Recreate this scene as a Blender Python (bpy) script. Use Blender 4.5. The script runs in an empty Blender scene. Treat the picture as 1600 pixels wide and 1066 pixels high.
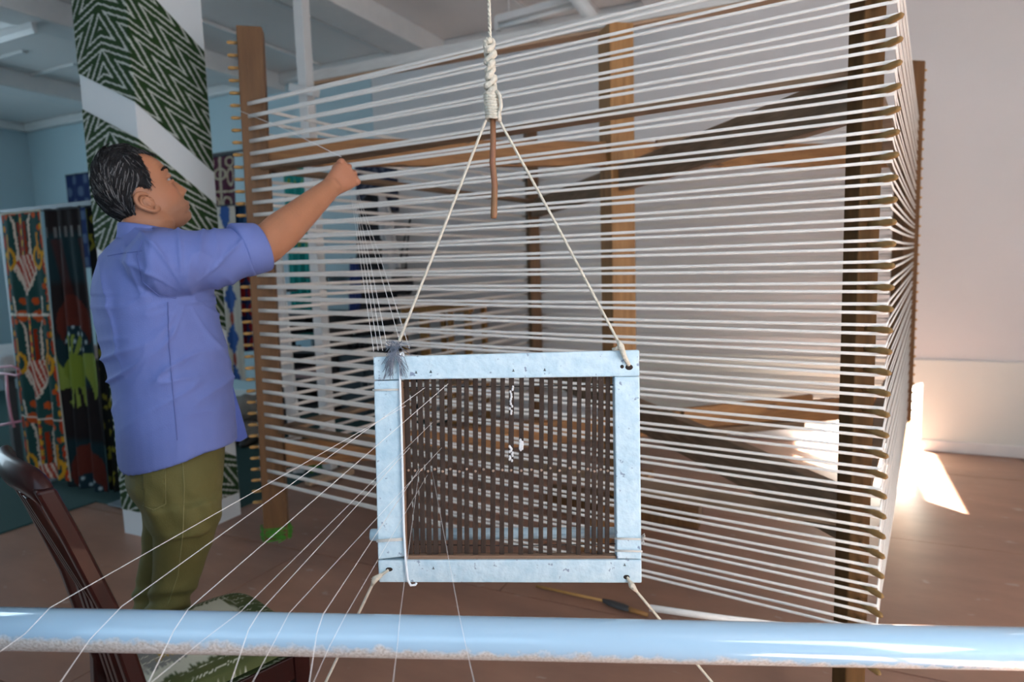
import bpy, math, random
from mathutils import Vector, Matrix, noise
random.seed(7)
sin, cos, pi = math.sin, math.cos, math.pi
scene = bpy.context.scene
COL = scene.collection
V = Vector

# ---------------------------------------------------------------- camera (solved from the photograph)
EYE, FPX, PITCH, ROLL, YAW = 1.40, 1042.0, .1135, -.03, .4443
_cp, _sp, _cr, _sr = cos(PITCH), sin(PITCH), cos(ROLL), sin(ROLL)
YM = Matrix(((cos(YAW), -sin(YAW), 0), (sin(YAW), cos(YAW), 0), (0, 0, 1)))
_F, _U, _R = V((0, _cp, -_sp)), V((0, _sp, _cp)), V((1, 0, 0))
CR = YM @ (_R * _cr + _U * _sr); CU = YM @ (_U * _cr - _R * _sr); CF = YM @ _F
O = V((0, 0, EYE))
cam_d = bpy.data.cameras.new('camera'); cam = bpy.data.objects.new('camera', cam_d); COL.objects.link(cam)
cam_d.sensor_width = 36; cam_d.lens = FPX * 36 / 1600; cam_d.clip_start = .05
m3 = Matrix((CR, CU, -CF)).transposed()
cam.matrix_world = Matrix.Translation(O) @ m3.to_4x4()
cam_d.dof.use_dof = True; cam_d.dof.focus_distance = 1.3; cam_d.dof.aperture_fstop = 3.4
scene.camera = cam

# ---------------------------------------------------------------- world, sun, window light and left fill, exposure
w = bpy.data.worlds.new('world'); scene.world = w; w.use_nodes = True
bg = w.node_tree.nodes['Background']; bg.inputs[0].default_value = (.62, .8, 1, 1); bg.inputs[1].default_value = 1.0
def light(name, kind, loc, direction, energy, color, **kw):
    d = bpy.data.lights.new(name, kind); o = bpy.data.objects.new(name, d); COL.objects.link(o)
    o.location = loc; o.rotation_euler = V(direction).to_track_quat('-Z', 'Z').to_euler()
    d.energy = energy; d.color = color
    for k, v in kw.items(): setattr(d, k, v)
    return o
light('sun', 'SUN', (6, -3, 4), (-.74, .67, -.45), 165, (1, .93, .85), angle=.009)
light('window_light_front', 'AREA', (-.6, -1.7, 1.9), (0, 1, -.1), 36, (.50, .76, 1), shape='RECTANGLE', size=3.6, size_y=1.5)
light('window_light_right', 'AREA', (2.1, .3, 2.0), (-1, .5, .32), 108, (.97, .96, 1), shape='RECTANGLE', size=2.6, size_y=1.5)
light('window_light_left', 'AREA', (-9.3, 1.5, 1.9), (1, .1, 0), 100, (.66, .86, 1), shape='RECTANGLE', size=3.6, size_y=1.6)  # added fill to brighten the left of the room
vs = scene.view_settings
vs.view_transform = 'Standard'; vs.look = 'None'; vs.gamma = 1; vs.use_curve_mapping = False; vs.exposure = 0.0

# ---------------------------------------------------------------- pixel -> place helpers
def ray(px, py): return CF + CR * ((px - 800) / FPX) - CU * ((py - 533) / FPX)
def Pd(px, py, d): return O + ray(px, py) * d
def Pz(px, py, z): r = ray(px, py); return O + r * ((z - EYE) / r.z)
def Py(px, py, y): r = ray(px, py); return O + r * (y / r.y)
def Px(px, py, x): r = ray(px, py); return O + r * (x / r.x)
def pix(p):
    c = V(p) - O; z = c.dot(CF); return 800 + FPX * c.dot(CR) / z, 533 - FPX * c.dot(CU) / z
def lerp(a, b, t): return a + (b - a) * t
def interp(tab, x):
    if x <= tab[0][0]: return tab[0][1]
    for (a, b), (c, d) in zip(tab, tab[1:]):
        if x <= c:
            return b + (d - b) * (x - a) / (c - a)
    return tab[-1][1]
def smooth(a, b, x): t = min(1, max(0, (x - a) / (b - a))); return t * t * (3 - 2 * t)

# ---------------------------------------------------------------- materials
def mat(name, c1, c2=None, scale=8, stretch=(1, 1, 1), rough=.6, bump=0.0, bscale=None, metal=0, spots=None, spot_scale=30, spot_at=.62, coat=0, spec=.5, detail=4):
    m = bpy.data.materials.new(name); m.use_nodes = True; nt = m.node_tree; N = nt.nodes; L = nt.links
    b = N['Principled BSDF']; b.inputs['Roughness'].default_value = rough; b.inputs['Metallic'].default_value = metal
    b.inputs['Coat Weight'].default_value = coat; b.inputs['Specular IOR Level'].default_value = spec
    b.inputs['Base Color'].default_value = (*c1, 1)
    if c2 or bump or spots:
        tc = N.new('ShaderNodeTexCoord'); mp = N.new('ShaderNodeMapping'); mp.inputs['Scale'].default_value = stretch
        L.new(tc.outputs['Object'], mp.inputs[0])
        nz = N.new('ShaderNodeTexNoise'); nz.inputs['Scale'].default_value = scale; nz.inputs['Detail'].default_value = detail; nz.inputs['Roughness'].default_value = .6
        L.new(mp.outputs[0], nz.inputs['Vector'])
        out = None
        if c2:
            r = N.new('ShaderNodeValToRGB'); r.color_ramp.elements[0].position = .32; r.color_ramp.elements[1].position = .68
            r.color_ramp.elements[0].color = (*c1, 1); r.color_ramp.elements[1].color = (*c2, 1)
            L.new(nz.outputs[0], r.inputs[0]); out = r.outputs[0]
        if spots:
            n2 = N.new('ShaderNodeTexNoise'); n2.inputs['Scale'].default_value = spot_scale; n2.inputs['Detail'].default_value = 5
            L.new(mp.outputs[0], n2.inputs['Vector'])
            r2 = N.new('ShaderNodeValToRGB'); r2.color_ramp.elements[0].position = spot_at; r2.color_ramp.elements[1].position = spot_at + .05
            L.new(n2.outputs[0], r2.inputs[0])
            mx = N.new('ShaderNodeMix'); mx.data_type = 'RGBA'; L.new(r2.outputs[0], mx.inputs[0])
            if out: L.new(out, mx.inputs[6])
            else: mx.inputs[6].default_value = (*c1, 1)
            mx.inputs[7].default_value = (*spots, 1); out = mx.outputs[2]
        if out: L.new(out, b.inputs['Base Color'])
        if bump:
            bp = N.new('ShaderNodeBump'); bp.inputs['Strength'].default_value = bump; bp.inputs['Distance'].default_value = .01
            if bscale:
                n3 = N.new('ShaderNodeTexNoise'); n3.inputs['Scale'].default_value = bscale; n3.inputs['Detail'].default_value = 3
                L.new(mp.outputs[0], n3.inputs['Vector']); L.new(n3.outputs[0], bp.inputs['Height'])
            else: L.new(nz.outputs[0], bp.inputs['Height'])
            L.new(bp.outputs[0], b.inputs['Normal'])
    return m
def attr_mat(name, rough=.8, bump=.15, bscale=220, sheen=0, spec=.2):
    """dyed pattern held in the colour attribute 'Col' of the mesh (woven-in colour only)"""
    m = mat(name, (.5, .5, .5), rough=rough, bump=bump, bscale=bscale, spec=spec)
    N = m.node_tree.nodes; a = N.new('ShaderNodeAttribute'); a.attribute_name = 'Col'
    m.node_tree.links.new(a.outputs[0], N['Principled BSDF'].inputs['Base Color'])
    N['Principled BSDF'].inputs['Sheen Weight'].default_value = sheen
    return m
M = {}
M['wall'] = mat('wall_paint', (.66, .68, .69), (.69, .705, .715), scale=1.5, rough=.7, bump=.05, bscale=60)
M['wall_blue'] = mat('blue_wall_tint', (.44, .60, .66), (.47, .63, .69), scale=1.5, rough=.7, bump=.05, bscale=60)
M['dado'] = mat('dado_paint', (.70, .74, .70), (.66, .71, .68), scale=2, rough=.35)
M['white'] = mat('white_gloss_paint', (.74, .75, .74), (.68, .70, .70), scale=6, rough=.4, bump=.05)
M['ceiling'] = mat('ceiling_paint', (.80, .79, .78), (.75, .75, .74), scale=1.2, rough=.7)
M['floor'] = mat('floor_red_paint', (.34, .190, .132), (.25, .142, .102), scale=2.2, stretch=(1, 2.2, 1), rough=.42, bump=.12, spots=(.36, .27, .22), spot_scale=9, spot_at=.66)
M['joint'] = mat('dark_floor_joint', (.05, .03, .025), rough=.9)
M['carpet'] = mat('green_carpet', (.012, .052, .052), (.018, .068, .066), scale=120, rough=.95, bump=.3)
M['postwood'] = mat('dark_pine', (.165, .080, .026), (.105, .05, .017), scale=5, stretch=(9, 9, .8), rough=.6, bump=.15, spots=(.05, .025, .012), spot_scale=3, spot_at=.70)
M['goldwood'] = mat('golden_pine', (.40, .21, .07), (.28, .135, .04), scale=5, stretch=(9, 9, .7), rough=.5, bump=.12, spots=(.16, .07, .02), spot_scale=2.6, spot_at=.66)
M['armwood'] = mat('rough_sawn_arm', (.36, .18, .065), (.24, .115, .042), scale=6, stretch=(1.2, 1.2, 9), rough=.65, bump=.2, spots=(.07, .045, .03), spot_scale=4, spot_at=.64)
M['greywood'] = mat('weathered_arm', (.14, .095, .055), (.24, .165, .105), scale=6, stretch=(1.2, 1.2, 9), rough=.75, bump=.25)
M['darkpeg'] = mat('dark_olive_peg', (.26, .16, .055), (.19, .11, .04), scale=30, rough=.6, spec=.3)  # pegs of the near post, a darker olive brown
M['nearwood_shaded'] = mat('near_post_pine_shaded', (.105, .052, .016), (.07, .035, .011), scale=5, stretch=(9, 9, .8), rough=.75, spec=.2, bump=.15)  # darkened copy of the post pine, near post's shade put into its colour
M['peg'] = mat('turned_peg', (.50, .29, .09), (.40, .22, .06), scale=30, rough=.45)
M['yarn'] = mat('white_warp_yarn', (.74, .745, .71), (.66, .67, .645), scale=60, stretch=(1, 1, 8), rough=.8, bump=.2)
M['bluepaint'] = mat('chipped_pale_blue_paint', (.38, .55, .65), (.53, .67, .74), scale=38, rough=.6, bump=.3, bscale=60, spots=(.20, .26, .36), spot_scale=75, spot_at=.655, detail=7)
M['slat'] = mat('dark_reed_slat', (.030, .019, .014), (.050, .033, .025), scale=22, stretch=(3, 3, 1), rough=.65, spec=.2, bump=.1, spots=(.22, .19, .18), spot_scale=150, spot_at=.735)
M['rivet'] = mat('brass_rivet', (.42, .30, .22), (.30, .22, .17), scale=40, rough=.45, metal=.4)
M['wire'] = mat('dark_wire', (.03, .03, .03), rough=.5, metal=.6)
M['coatwire'] = mat('white_coated_wire', (.70, .78, .84), rough=.35)
M['rope'] = mat('cotton_rope', (.66, .63, .53), (.55, .52, .43), scale=180, rough=.9, bump=.6)
M['twine'] = mat('thin_twine', (.55, .55, .52), rough=.9)
M['bark'] = mat('peeled_branch', (.21, .085, .045), (.20, .105, .04), scale=20, stretch=(3, 3, .6), rough=.6, bump=.15)
M['silk'] = mat('silk_thread', (.85, .86, .86), rough=.4)
M['greyyarn'] = mat('blue_grey_yarn', (.15, .18, .23), rough=.85)
M['hole'] = mat('dark_rope_hole', (.02, .012, .008), rough=.9)
M['wear'] = mat('bare_worn_wood', (.20, .12, .075), rough=.8)
M['skin'] = attr_mat('skin', rough=.5, bump=.08, bscale=150, spec=.4)
M['skin'].node_tree.nodes['Principled BSDF'].inputs['Subsurface Weight'].default_value = .06
M['skin'].node_tree.nodes['Principled BSDF'].inputs['Subsurface Radius'].default_value = (.01, .004, .002)
M['hair'] = mat('black_hair_with_grey', (.005, .005, .006), (.014, .014, .016), scale=75, stretch=(2.4, 1, .40), rough=.6, spec=.25, bump=1.0, spots=(.12, .125, .13), spot_scale=110, spot_at=.655)
M['eyewhite'] = mat('eye_white', (.20, .165, .15), rough=.2)
M['iris'] = mat('dark_iris', (.02, .012, .008), rough=.1)
M['shirt'] = mat('blue_cotton_shirt', (.105, .150, .39), (.120, .167, .42), scale=9, rough=.75, bump=.12, bscale=350)
M['shirt_shaded'] = mat('shirt_panel_shaded', (.07, .12, .42), rough=.8)  # darker blue carries the shadow on the open far panel
M['seam'] = mat('shirt_seam', (.085, .12, .33), rough=.8)
M['olive'] = mat('olive_cotton', (.095, .090, .022), (.115, .108, .031), scale=10, rough=.8, bump=.15, bscale=300)
M['stitch'] = mat('olive_stitching', (.20, .19, .08), rough=.8)
M['shoe'] = mat('black_leather', (.02, .018, .016), rough=.35)
M['chair'] = mat('mahogany_varnish', (.024, .0030, .0022), (.014, .002, .0016), scale=4, stretch=(6, 6, .7), rough=.36, coat=.12, spec=.22)
M['cloth'] = attr_mat('ikat_cloth', rough=.75, bump=.12)
M['silkcloth'] = attr_mat('ikat_silk', rough=.8, bump=.08, spec=.08)
M['cloth_edge'] = mat('cloth_selvedge', (.45, .45, .36), rough=.8)
M['colpaint'] = mat('column_white_paint', (.66, .74, .78), (.70, .77, .80), scale=2, rough=.55)
M['metal'] = mat('grey_painted_steel', (.22, .26, .29), (.18, .22, .25), scale=6, rough=.4, metal=.3)
M['pole'] = mat('white_glossy_pole', (.62, .76, .86), (.66, .79, .88), scale=5, rough=.14, coat=.5)
M['galv'] = mat('pale_rail_board', (.62, .64, .62), (.52, .54, .53), scale=7, stretch=(1, 6, 6), rough=.5)
M['railwood'] = mat('bare_board', (.52, .36, .24), (.44, .30, .19), scale=5, stretch=(1, 8, 8), rough=.6)
M['blackcloth'] = mat('black_jacket_cloth', (.009, .010, .013), (.018, .019, .024), scale=20, rough=.85, bump=.3)
M['whitecloth'] = mat('off_white_garment', (.62, .63, .63), (.54, .55, .57), scale=12, rough=.85, bump=.3)
M['bluecloth'] = mat('blue_lining', (.02, .05, .22), rough=.8)
M['teal'] = mat('teal_silk', (.01, .25, .23), (.016, .30, .27), scale=7, rough=.45)
M['bench'] = mat('orange_pine', (.42, .22, .07), (.33, .16, .045), scale=6, stretch=(1, 1, 5), rough=.5)
M['darkcab'] = mat('dark_blue_cabinet', (.035, .06, .075), (.03, .05, .06), scale=5, rough=.5)
M['black'] = mat('black_enamel', (.012, .012, .013), rough=.5)
M['lightblue'] = mat('light_blue_plastic', (.28, .50, .62), rough=.4)
M['sack'] = mat('grey_sackcloth', (.30, .28, .25), (.22, .205, .185), scale=14, rough=.9, bump=.5)
M['pink'] = mat('pink_plastic', (.55, .22, .30), rough=.4)
M['green'] = mat('green_thread_scrap', (.05, .22, .02), (.08, .30, .03), scale=40, rough=.85)
M['shelf'] = mat('dark_shelf_board', (.05, .055, .06), rough=.6)
M['tube'] = mat('white_lamp_tube', (.8, .83, .82), rough=.3)
M['glass'] = mat('window_frame_paint', (.7, .72, .72), rough=.5)

# ---------------------------------------------------------------- mesh builder
class MB:
    def __init__(s): s.v = []; s.f = []; s.m = []
    def add(s, vs, fs, mi=0):
        o = len(s.v); s.v += [V(p) for p in vs]; s.f += [tuple(i + o for i in f) for f in fs]; s.m += [mi] * len(fs); return s
    def hexa(s, p, mi=0):          # 8 corners: 0-3 one face, 4-7 the opposite face
        return s.add(p, [(3, 2, 1, 0), (4, 5, 6, 7), (0, 1, 5, 4), (1, 2, 6, 5), (2, 3, 7, 6), (3, 0, 4, 7)], mi)
    def box(s, c, dx, dy, dz, ax=None, mi=0):
        X, Y, Z = ax or (V((1, 0, 0)), V((0, 1, 0)), V((0, 0, 1)))
        c = V(c); X, Y, Z = X * dx / 2, Y * dy / 2, Z * dz / 2
        return s.hexa([c - X - Y - Z, c + X - Y - Z, c + X + Y - Z, c - X + Y - Z, c - X - Y + Z, c + X - Y + Z, c + X + Y + Z, c - X + Y + Z], mi)
    def bar(s, a, b, wd, ht, up=V((0, 0, 1)), mi=0):
        a, b = V(a), V(b); z = (b - a).normalized(); x = z.cross(V(up)).normalized(); y = x.cross(z)
        x, y = x * wd / 2, y * ht / 2
        return s.hexa([a - x - y, a + x - y, a + x + y, a - x + y, b - x - y, b + x - y, b + x + y, b - x + y], mi)
    def slab(s, quad, t, mi=0):    # quad of world points, thickness vector t
        q = [V(p) for p in quad]; return s.hexa(q + [p + t for p in q], mi)
    def loft(s, rings, cap=True, mi=0):
        n = len(rings[0]); vs = [p for r in rings for p in r]; fs = []
        for i in range(len(rings) - 1):
            for j in range(n):
                k = (j + 1) % n; fs.append((i * n + j, i * n + k, (i + 1) * n + k, (i + 1) * n + j))
        if cap:
            c0 = sum((V(p) for p in rings[0]), V()) / n; c1 = sum((V(p) for p in rings[-1]), V()) / n
            vs += [c0, c1]; a = len(vs) - 2; b = a + 1; e = (len(rings) - 1) * n
            for j in range(n):
                k = (j + 1) % n; fs.append((a, k, j)); fs.append((b, e + j, e + k))
        return s.add(vs, fs, mi)
    def tube(s, pts, r, n=8, cap=True, mi=0, flat=1.0, up=None):
        pts = [V(p) for p in pts]; rs = r if isinstance(r, (list, tuple)) else [r] * len(pts); rings = []; pu = up
        for i, p in enumerate(pts):
            t = (pts[min(i + 1, len(pts) - 1)] - pts[max(i - 1, 0)]).normalized()
            if pu is None: pu = V((0, 0, 1)) if abs(t.z) < .9 else V((1, 0, 0))
            x = t.cross(pu).normalized(); y = x.cross(t).normalized(); pu = y
            rings.append([p + x * (cos(2 * pi * k / n) * rs[i] * flat) + y * (sin(2 * pi * k / n) * rs[i]) for k in range(n)])
        return s.loft(rings, cap, mi)
    def ball(s, c, rx, ry=None, rz=None, ax=None, n=14, mi=0):
        ry = ry or rx; rz = rz or rx; X, Y, Z = ax or (V((1, 0, 0)), V((0, 1, 0)), V((0, 0, 1))); c = V(c)
        rings = []
        for i in range(1, n):
            a = pi * i / n
            rings.append([c - Z * (rz * cos(a)) + X * (rx * sin(a) * cos(2 * pi * k / n)) + Y * (ry * sin(a) * sin(2 * pi * k / n)) for k in range(n)])
        return s.loft(rings, True, mi)
    def grid(s, fn, nu, nv, mi=0):
        vs = [fn(i / nu, j / nv) for j in range(nv + 1) for i in range(nu + 1)]
        fs = [(j * (nu + 1) + i, j * (nu + 1) + i + 1, (j + 1) * (nu + 1) + i + 1, (j + 1) * (nu + 1) + i) for j in range(nv) for i in range(nu)]
        return s.add(vs, fs, mi)
ORG = {}
def setp(o, label=None, cat=None, group=None, kind=None):
    for k, v in (('label', label), ('category', cat), ('group', group), ('kind', kind)):
        if v: o[k] = v
    return o
def root(name, loc, label, cat, group=None):
    o = bpy.data.objects.new(name, None); o.empty_display_size = .1; COL.objects.link(o); o.location = loc; ORG[o.name] = V(loc)
    return setp(o, label, cat, group)
def mesh_from(name, mb, org):
    me = bpy.data.meshes.new(name); me.from_pydata([p - org for p in mb.v], [], mb.f); me.update(); return me
def obj(name, mb, mats, parent=None, smooth_=False, bevel=0, label=None, cat=None, group=None, kind=None, recalc=True, origin=None):
    mats = mats if isinstance(mats, (list, tuple)) else [mats]
    if parent is not None: org = ORG[parent.name]
    elif origin is not None: org = V(origin)
    else:
        xs = [p.x for p in mb.v]; ys = [p.y for p in mb.v]; zs = [p.z for p in mb.v]
        org = V(((min(xs) + max(xs)) / 2, (min(ys) + max(ys)) / 2, min(zs)))
    me = mesh_from(name, mb, org)
    for m in mats: me.materials.append(M[m] if isinstance(m, str) else m)
    if len(mats) > 1: me.polygons.foreach_set('material_index', mb.m)
    if recalc:
        import bmesh
        bm = bmesh.new(); bm.from_mesh(me); bmesh.ops.recalc_face_normals(bm, faces=bm.faces); bm.to_mesh(me); bm.free()
    if smooth_: me.polygons.foreach_set('use_smooth', [True] * len(me.polygons))
    o = bpy.data.objects.new(name, me); COL.objects.link(o)
    if parent is not None: o.parent = parent; ORG[o.name] = org
    else: o.location = org; ORG[o.name] = org
    if bevel:
        b = o.modifiers.new('edge', 'BEVEL'); b.width = bevel; b.segments = 2; b.limit_method = 'ANGLE'; b.angle_limit = .7
    return setp(o, label, cat, group, kind)
def copy_part(src, parent, delta=None, matrix=None):
    c = src.copy(); COL.objects.link(c); c.parent = parent
    if delta is not None: c.location = V(src.location) + delta
    if matrix is not None: c.matrix_local = matrix
    ORG[c.name] = ORG[src.name]; return c
def colour(o, fn):
    """store a woven or natural colour per vertex; fn(world point, index) -> rgb"""
    me = o.data; a = me.color_attributes.new('Col', 'FLOAT_COLOR', 'POINT'); org = ORG[o.name]; buf = []
    for i, v in enumerate(me.vertices): buf += [*fn(v.co + org, i), 1]
    a.data.foreach_set('color', buf)
def struct(name, mb, mats, parent=None, **kw):
    return obj(name, mb, mats, parent, kind=None if parent else 'structure', **kw)
def remesh(mb, voxel, smooth_it=4, factor=.5):
    me = bpy.data.meshes.new('tmp'); me.from_pydata(mb.v, [], mb.f); me.update()
    o = bpy.data.objects.new('tmp', me); COL.objects.link(o)
    r = o.modifiers.new('r', 'REMESH'); r.mode = 'VOXEL'; r.voxel_size = voxel
    if smooth_it:
        sm = o.modifiers.new('s', 'SMOOTH'); sm.iterations = smooth_it; sm.factor = factor
    dg = bpy.context.evaluated_depsgraph_get(); dg.update()
    ev = o.evaluated_get(dg); m2 = ev.to_mesh()
    out = MB(); out.add([v.co.copy() for v in m2.vertices], [tuple(p.vertices) for p in m2.polygons])
    ev.to_mesh_clear(); bpy.data.objects.remove(o); bpy.data.meshes.remove(me)
    return out

# ================================================================= THE ROOM
XL, XR, YB, YF, ZC = -9.5, 2.2, 5.44, -1.8, 3.40
fl = MB().box(((XL + XR) / 2, (YB + YF) / 2, -.06), XR - XL + .4, YB - YF + .4, .10)
floor = struct('floor', fl, 'joint', origin=(0, 0, 0))
# painted sheets of the floor, narrow recessed joints between them
xs = [XL, -7.2, -4.8, -2.36, .10, XR]; ys = [YF, -.02, 1.20, 2.44, 3.66, 4.88, YB]
for j in range(len(ys) - 1):
    off = 0 if j % 2 == 0 else 1.1
    ex = [XL] + [x + off for x in xs[1:-1] if XL < x + off < XR] + [XR]
    for a, b in zip(ex, ex[1:]):
        p = MB().box(((a + b) / 2, (ys[j] + ys[j + 1]) / 2, -.006 + random.uniform(-.0015, .0015)), b - a - .007, ys[j + 1] - ys[j] - .007, .012)
        obj('floor_panel', p, 'floor', floor)
struct('wall_back', MB().box(((XL + XR) / 2, YB + .1, ZC / 2), XR - XL + .4, .2, ZC + .2), 'wall')
struct('wall_left', MB().box((XL - .1, (YB + YF) / 2, ZC / 2), .2, YB - YF + .4, ZC + .2), 'wall_blue')
struct('wall_front', MB().box(((XL + XR) / 2, YF - .1, ZC / 2), XR - XL + .4, .2, ZC + .2), 'wall')
# right wall with the sunlit window and a low opening added for floor bounce
WY = [(-1.3, 1.75, .42, .93), (2.70, 4.02, .88, 1.52)]
wr = MB(); yy = YF - .2
for (a, b, z0, z1) in WY:
    wr.box((XR + .03, (yy + a) / 2, ZC / 2), .06, a - yy, ZC + .2)
    wr.box((XR + .03, (a + b) / 2, z0 / 2 - .05), .06, b - a, z0 + .1); wr.box((XR + .03, (a + b) / 2, (z1 + ZC + .1) / 2), .06, b - a, ZC + .1 - z1); yy = b
wr.box((XR + .03, (yy + YB + .2) / 2, ZC / 2), .06, YB + .2 - yy, ZC + .2)
struct('wall_right', wr, 'wall')
for i, (a, b, z0, z1) in enumerate(WY):
    f = MB(); t = .03
    for (c, dy, dz) in (((a + t / 2, (z0 + z1) / 2), t, z1 - z0), ((b - t / 2, (z0 + z1) / 2), t, z1 - z0), (((a + b) / 2, z0 + t / 2), b - a, t), (((a + b) / 2, z1 - t / 2), b - a, t)):
        f.box((XR + .03, c[0], c[1]), .07, dy, dz)
    if i == 1: f.box((XR + .03, (a + b) / 2, z0 + .17), .03, b - a, .022)
    if i == 0:
        for y in (-.3, .7): f.box((XR + .03, y, (z0 + z1) / 2), .05, .05, z1 - z0)
    struct('window_%d' % (i + 1), f, 'glass')
ce = struct('ceiling', MB().box(((XL + XR) / 2, (YB + YF) / 2, ZC + .06), XR - XL + .4, YB - YF + .4, .12), 'ceiling', origin=(0, 0, ZC))
k = 0
for x in (-3.27, -5.22, -7.25, -1.1, .95):
    k += 1; struct('trim_%d' % k, MB().box((x, (YB + YF) / 2, ZC - .085), .30, YB - YF, .17), 'white', bevel=.01)
for x in (-3.74, -4.53, -2.2, -1.72, -.3):
    obj('batten', MB().box((x, (YB + YF) / 2, ZC - .012), .045, YB - YF, .024), 'white', ce)
for y in (4.16, 4.60, 3.72, 5.0):
    obj('batten', MB().box((-6.9, y, ZC - .012), .95, .04, .024), 'white', ce)
# cornices
k += 1; struct('trim_%d' % k, MB().box(((XL + XR) / 2, YB - .05, ZC - .05), XR - XL, .10, .10), 'white', bevel=.02)
k += 1; struct('trim_%d' % k, MB().box((XL + .05, (YB + YF) / 2, ZC - .05), .10, YB - YF, .10), 'white', bevel=.02)
# scrolled bracket under the far beam at the left edge of view
br = MB()
prof = [(0, 0), (.34, 0), (.34, -.05), (.30, -.10), (.24, -.13), (.20, -.12), (.16, -.17), (.08, -.20), (0, -.20)]
q = Pz(12, 20, ZC - .1)
br.loft([[V((q.x - .1 + dy, q.y - a * .2 + .1, ZC - .02 + b * 1.1)) for a, b in prof] for dy in (-.25, .25)])
k += 1; struct('trim_%d' % k, br, 'white')
struct('baseboard_back', MB().box(((XL + XR) / 2, YB - .012, .04), XR - XL, .024, .08), 'white', bevel=.004)
k += 1; struct('trim_%d' % k, MB().box(((-1.6 + XR) / 2, YB - .006, .36), XR + 1.6, .012, .58), 'dado')
# blue colour stands for cooler daylight on the back wall's left part
k += 1; struct('trim_%d' % k, MB().box(((XL - 4.0) / 2, YB - .004, ZC / 2 - .03), -4.0 - XL, .008, ZC - .06), 'wall_blue')

# L-shaped green carpet
c = MB(); pts = [(XL + .02, YF + .02), (-4.12, YF + .02), (-4.12, 2.52), (-3.16, 2.52), (-3.10, YB - .03), (XL + .02, YB - .03)]
vs_ = [V((x, y, .001)) for x, y in pts] + [V((x, y, .009)) for x, y in pts]
c.add(vs_, [(0, 1, 2, 5), (2, 3, 4, 5), (6, 11, 8, 7), (8, 11, 10, 9)] + [(i, (i + 1) % 6, (i + 1) % 6 + 6, i + 6) for i in range(6)])
obj('carpet', c, 'carpet', label='dark green carpet covering the floor behind the rack and column', cat='carpet', recalc=False)

# column and its wrapped ikat bands
CX, CY0, CY1, CW = -3.07, 2.262, 2.70, .40
column = struct('column', MB().box((CX - CW / 2, (CY0 + CY1) / 2, ZC / 2), CW, CY1 - CY0, ZC), 'colpaint', origin=(CX, CY0, 0))
def tri(x): x = x % 1.0; return abs(2 * x - 1)
def chevron(s, h):
    """dark green and pale nested zigzags, blurred edge like the weave"""
    X = 225 * s if s > -.0 else 215 * (abs(s + .20) - .20)
    Y_ = -300 * h
    p, q = (X + Y_) * .7071, (X - Y_) * .7071
    e = ((p + 66 * tri(q / 42.0) + 3.0 * noise.noise(V((s * 45, h * 45, 2)))) / 29.0) % 1.0
    t = smooth(.64, .70, e) * (1 - smooth(.92, .98, e))
    a, b = V((.016, .046, .012)), V((.46, .51, .48)); return tuple(a.lerp(b, t))
def band(ztop, zbot):
    o = .005; m = MB(); nu = 110; nv = 130
    def fn(u, v):
        s = -CW + u * (CW + (CY1 - CY0))
        sl = -.47 * s if s < 0 else -.66 * s
        z = max(.14, lerp(zbot, ztop, v) + sl); z = min(z, ZC - .005)
        return V((CX + s, CY0 - o, z)) if s < 0 else V((CX + o, CY0 + s - o, z))
    m.grid(fn, nu, nv)
    ob = obj('cloth_band', m, 'cloth', column, recalc=False)
    md = ob.modifiers.new('t', 'SOLIDIFY'); md.thickness = .003
    sv = []
    for j in range(nv + 1):
        for i in range(nu + 1): sv.append(-CW + i / nu * (CW + (CY1 - CY0)))
    colour(ob, lambda p, i: chevron(sv[i], p.z))
    return ob
for zt_, zb_ in ((2.88, 2.245), (2.07, 1.37), (1.22, .72), (.64, -.3)): band(zt_, zb_)

# ================================================================= WARPING MILL
Cc = V((-1.011, 3.46, 0)); RM = 1.7895
eN, eL = V((.614, -.789, 0)), V((-.789, -.614, 0))
posts = {'near': (Cc + eN * RM, eN), 'left': (Cc + eL * RM, eL), 'far_right': (Cc - eL * RM, -eL), 'far': (Cc - eN * RM, -eN)}
ZT, ZB, SP = 2.478, .12, .0552
mill = root('warping_mill', (Cc.x, Cc.y, 0), 'large wooden warping mill wound with white warp yarn, standing before the back wall', 'warping mill')
up = V((0, 0, 1))
axle = obj('axle_post', MB().box(Cc + up * (.13 + 2.586) / 2, .17, .13, 2.586 - .13, (eN, eL, up)), 'goldwood', mill, bevel=.006)
peg_src = None
def peg_mesh(p, e):
    t = e; m = MB(); prof = [(-.03, .0075), (.022, .0075), (.034, .0085), (.046, .0068), (.050, .003)] if e is not posts['near'][1] else [(-.02, .0080), (.035, .0080), (.058, .0095), (.083, .0080), (.090, .003)]
    m.tube([p + t * a for a, _ in prof], [r for _, r in prof], 8); return m
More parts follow.
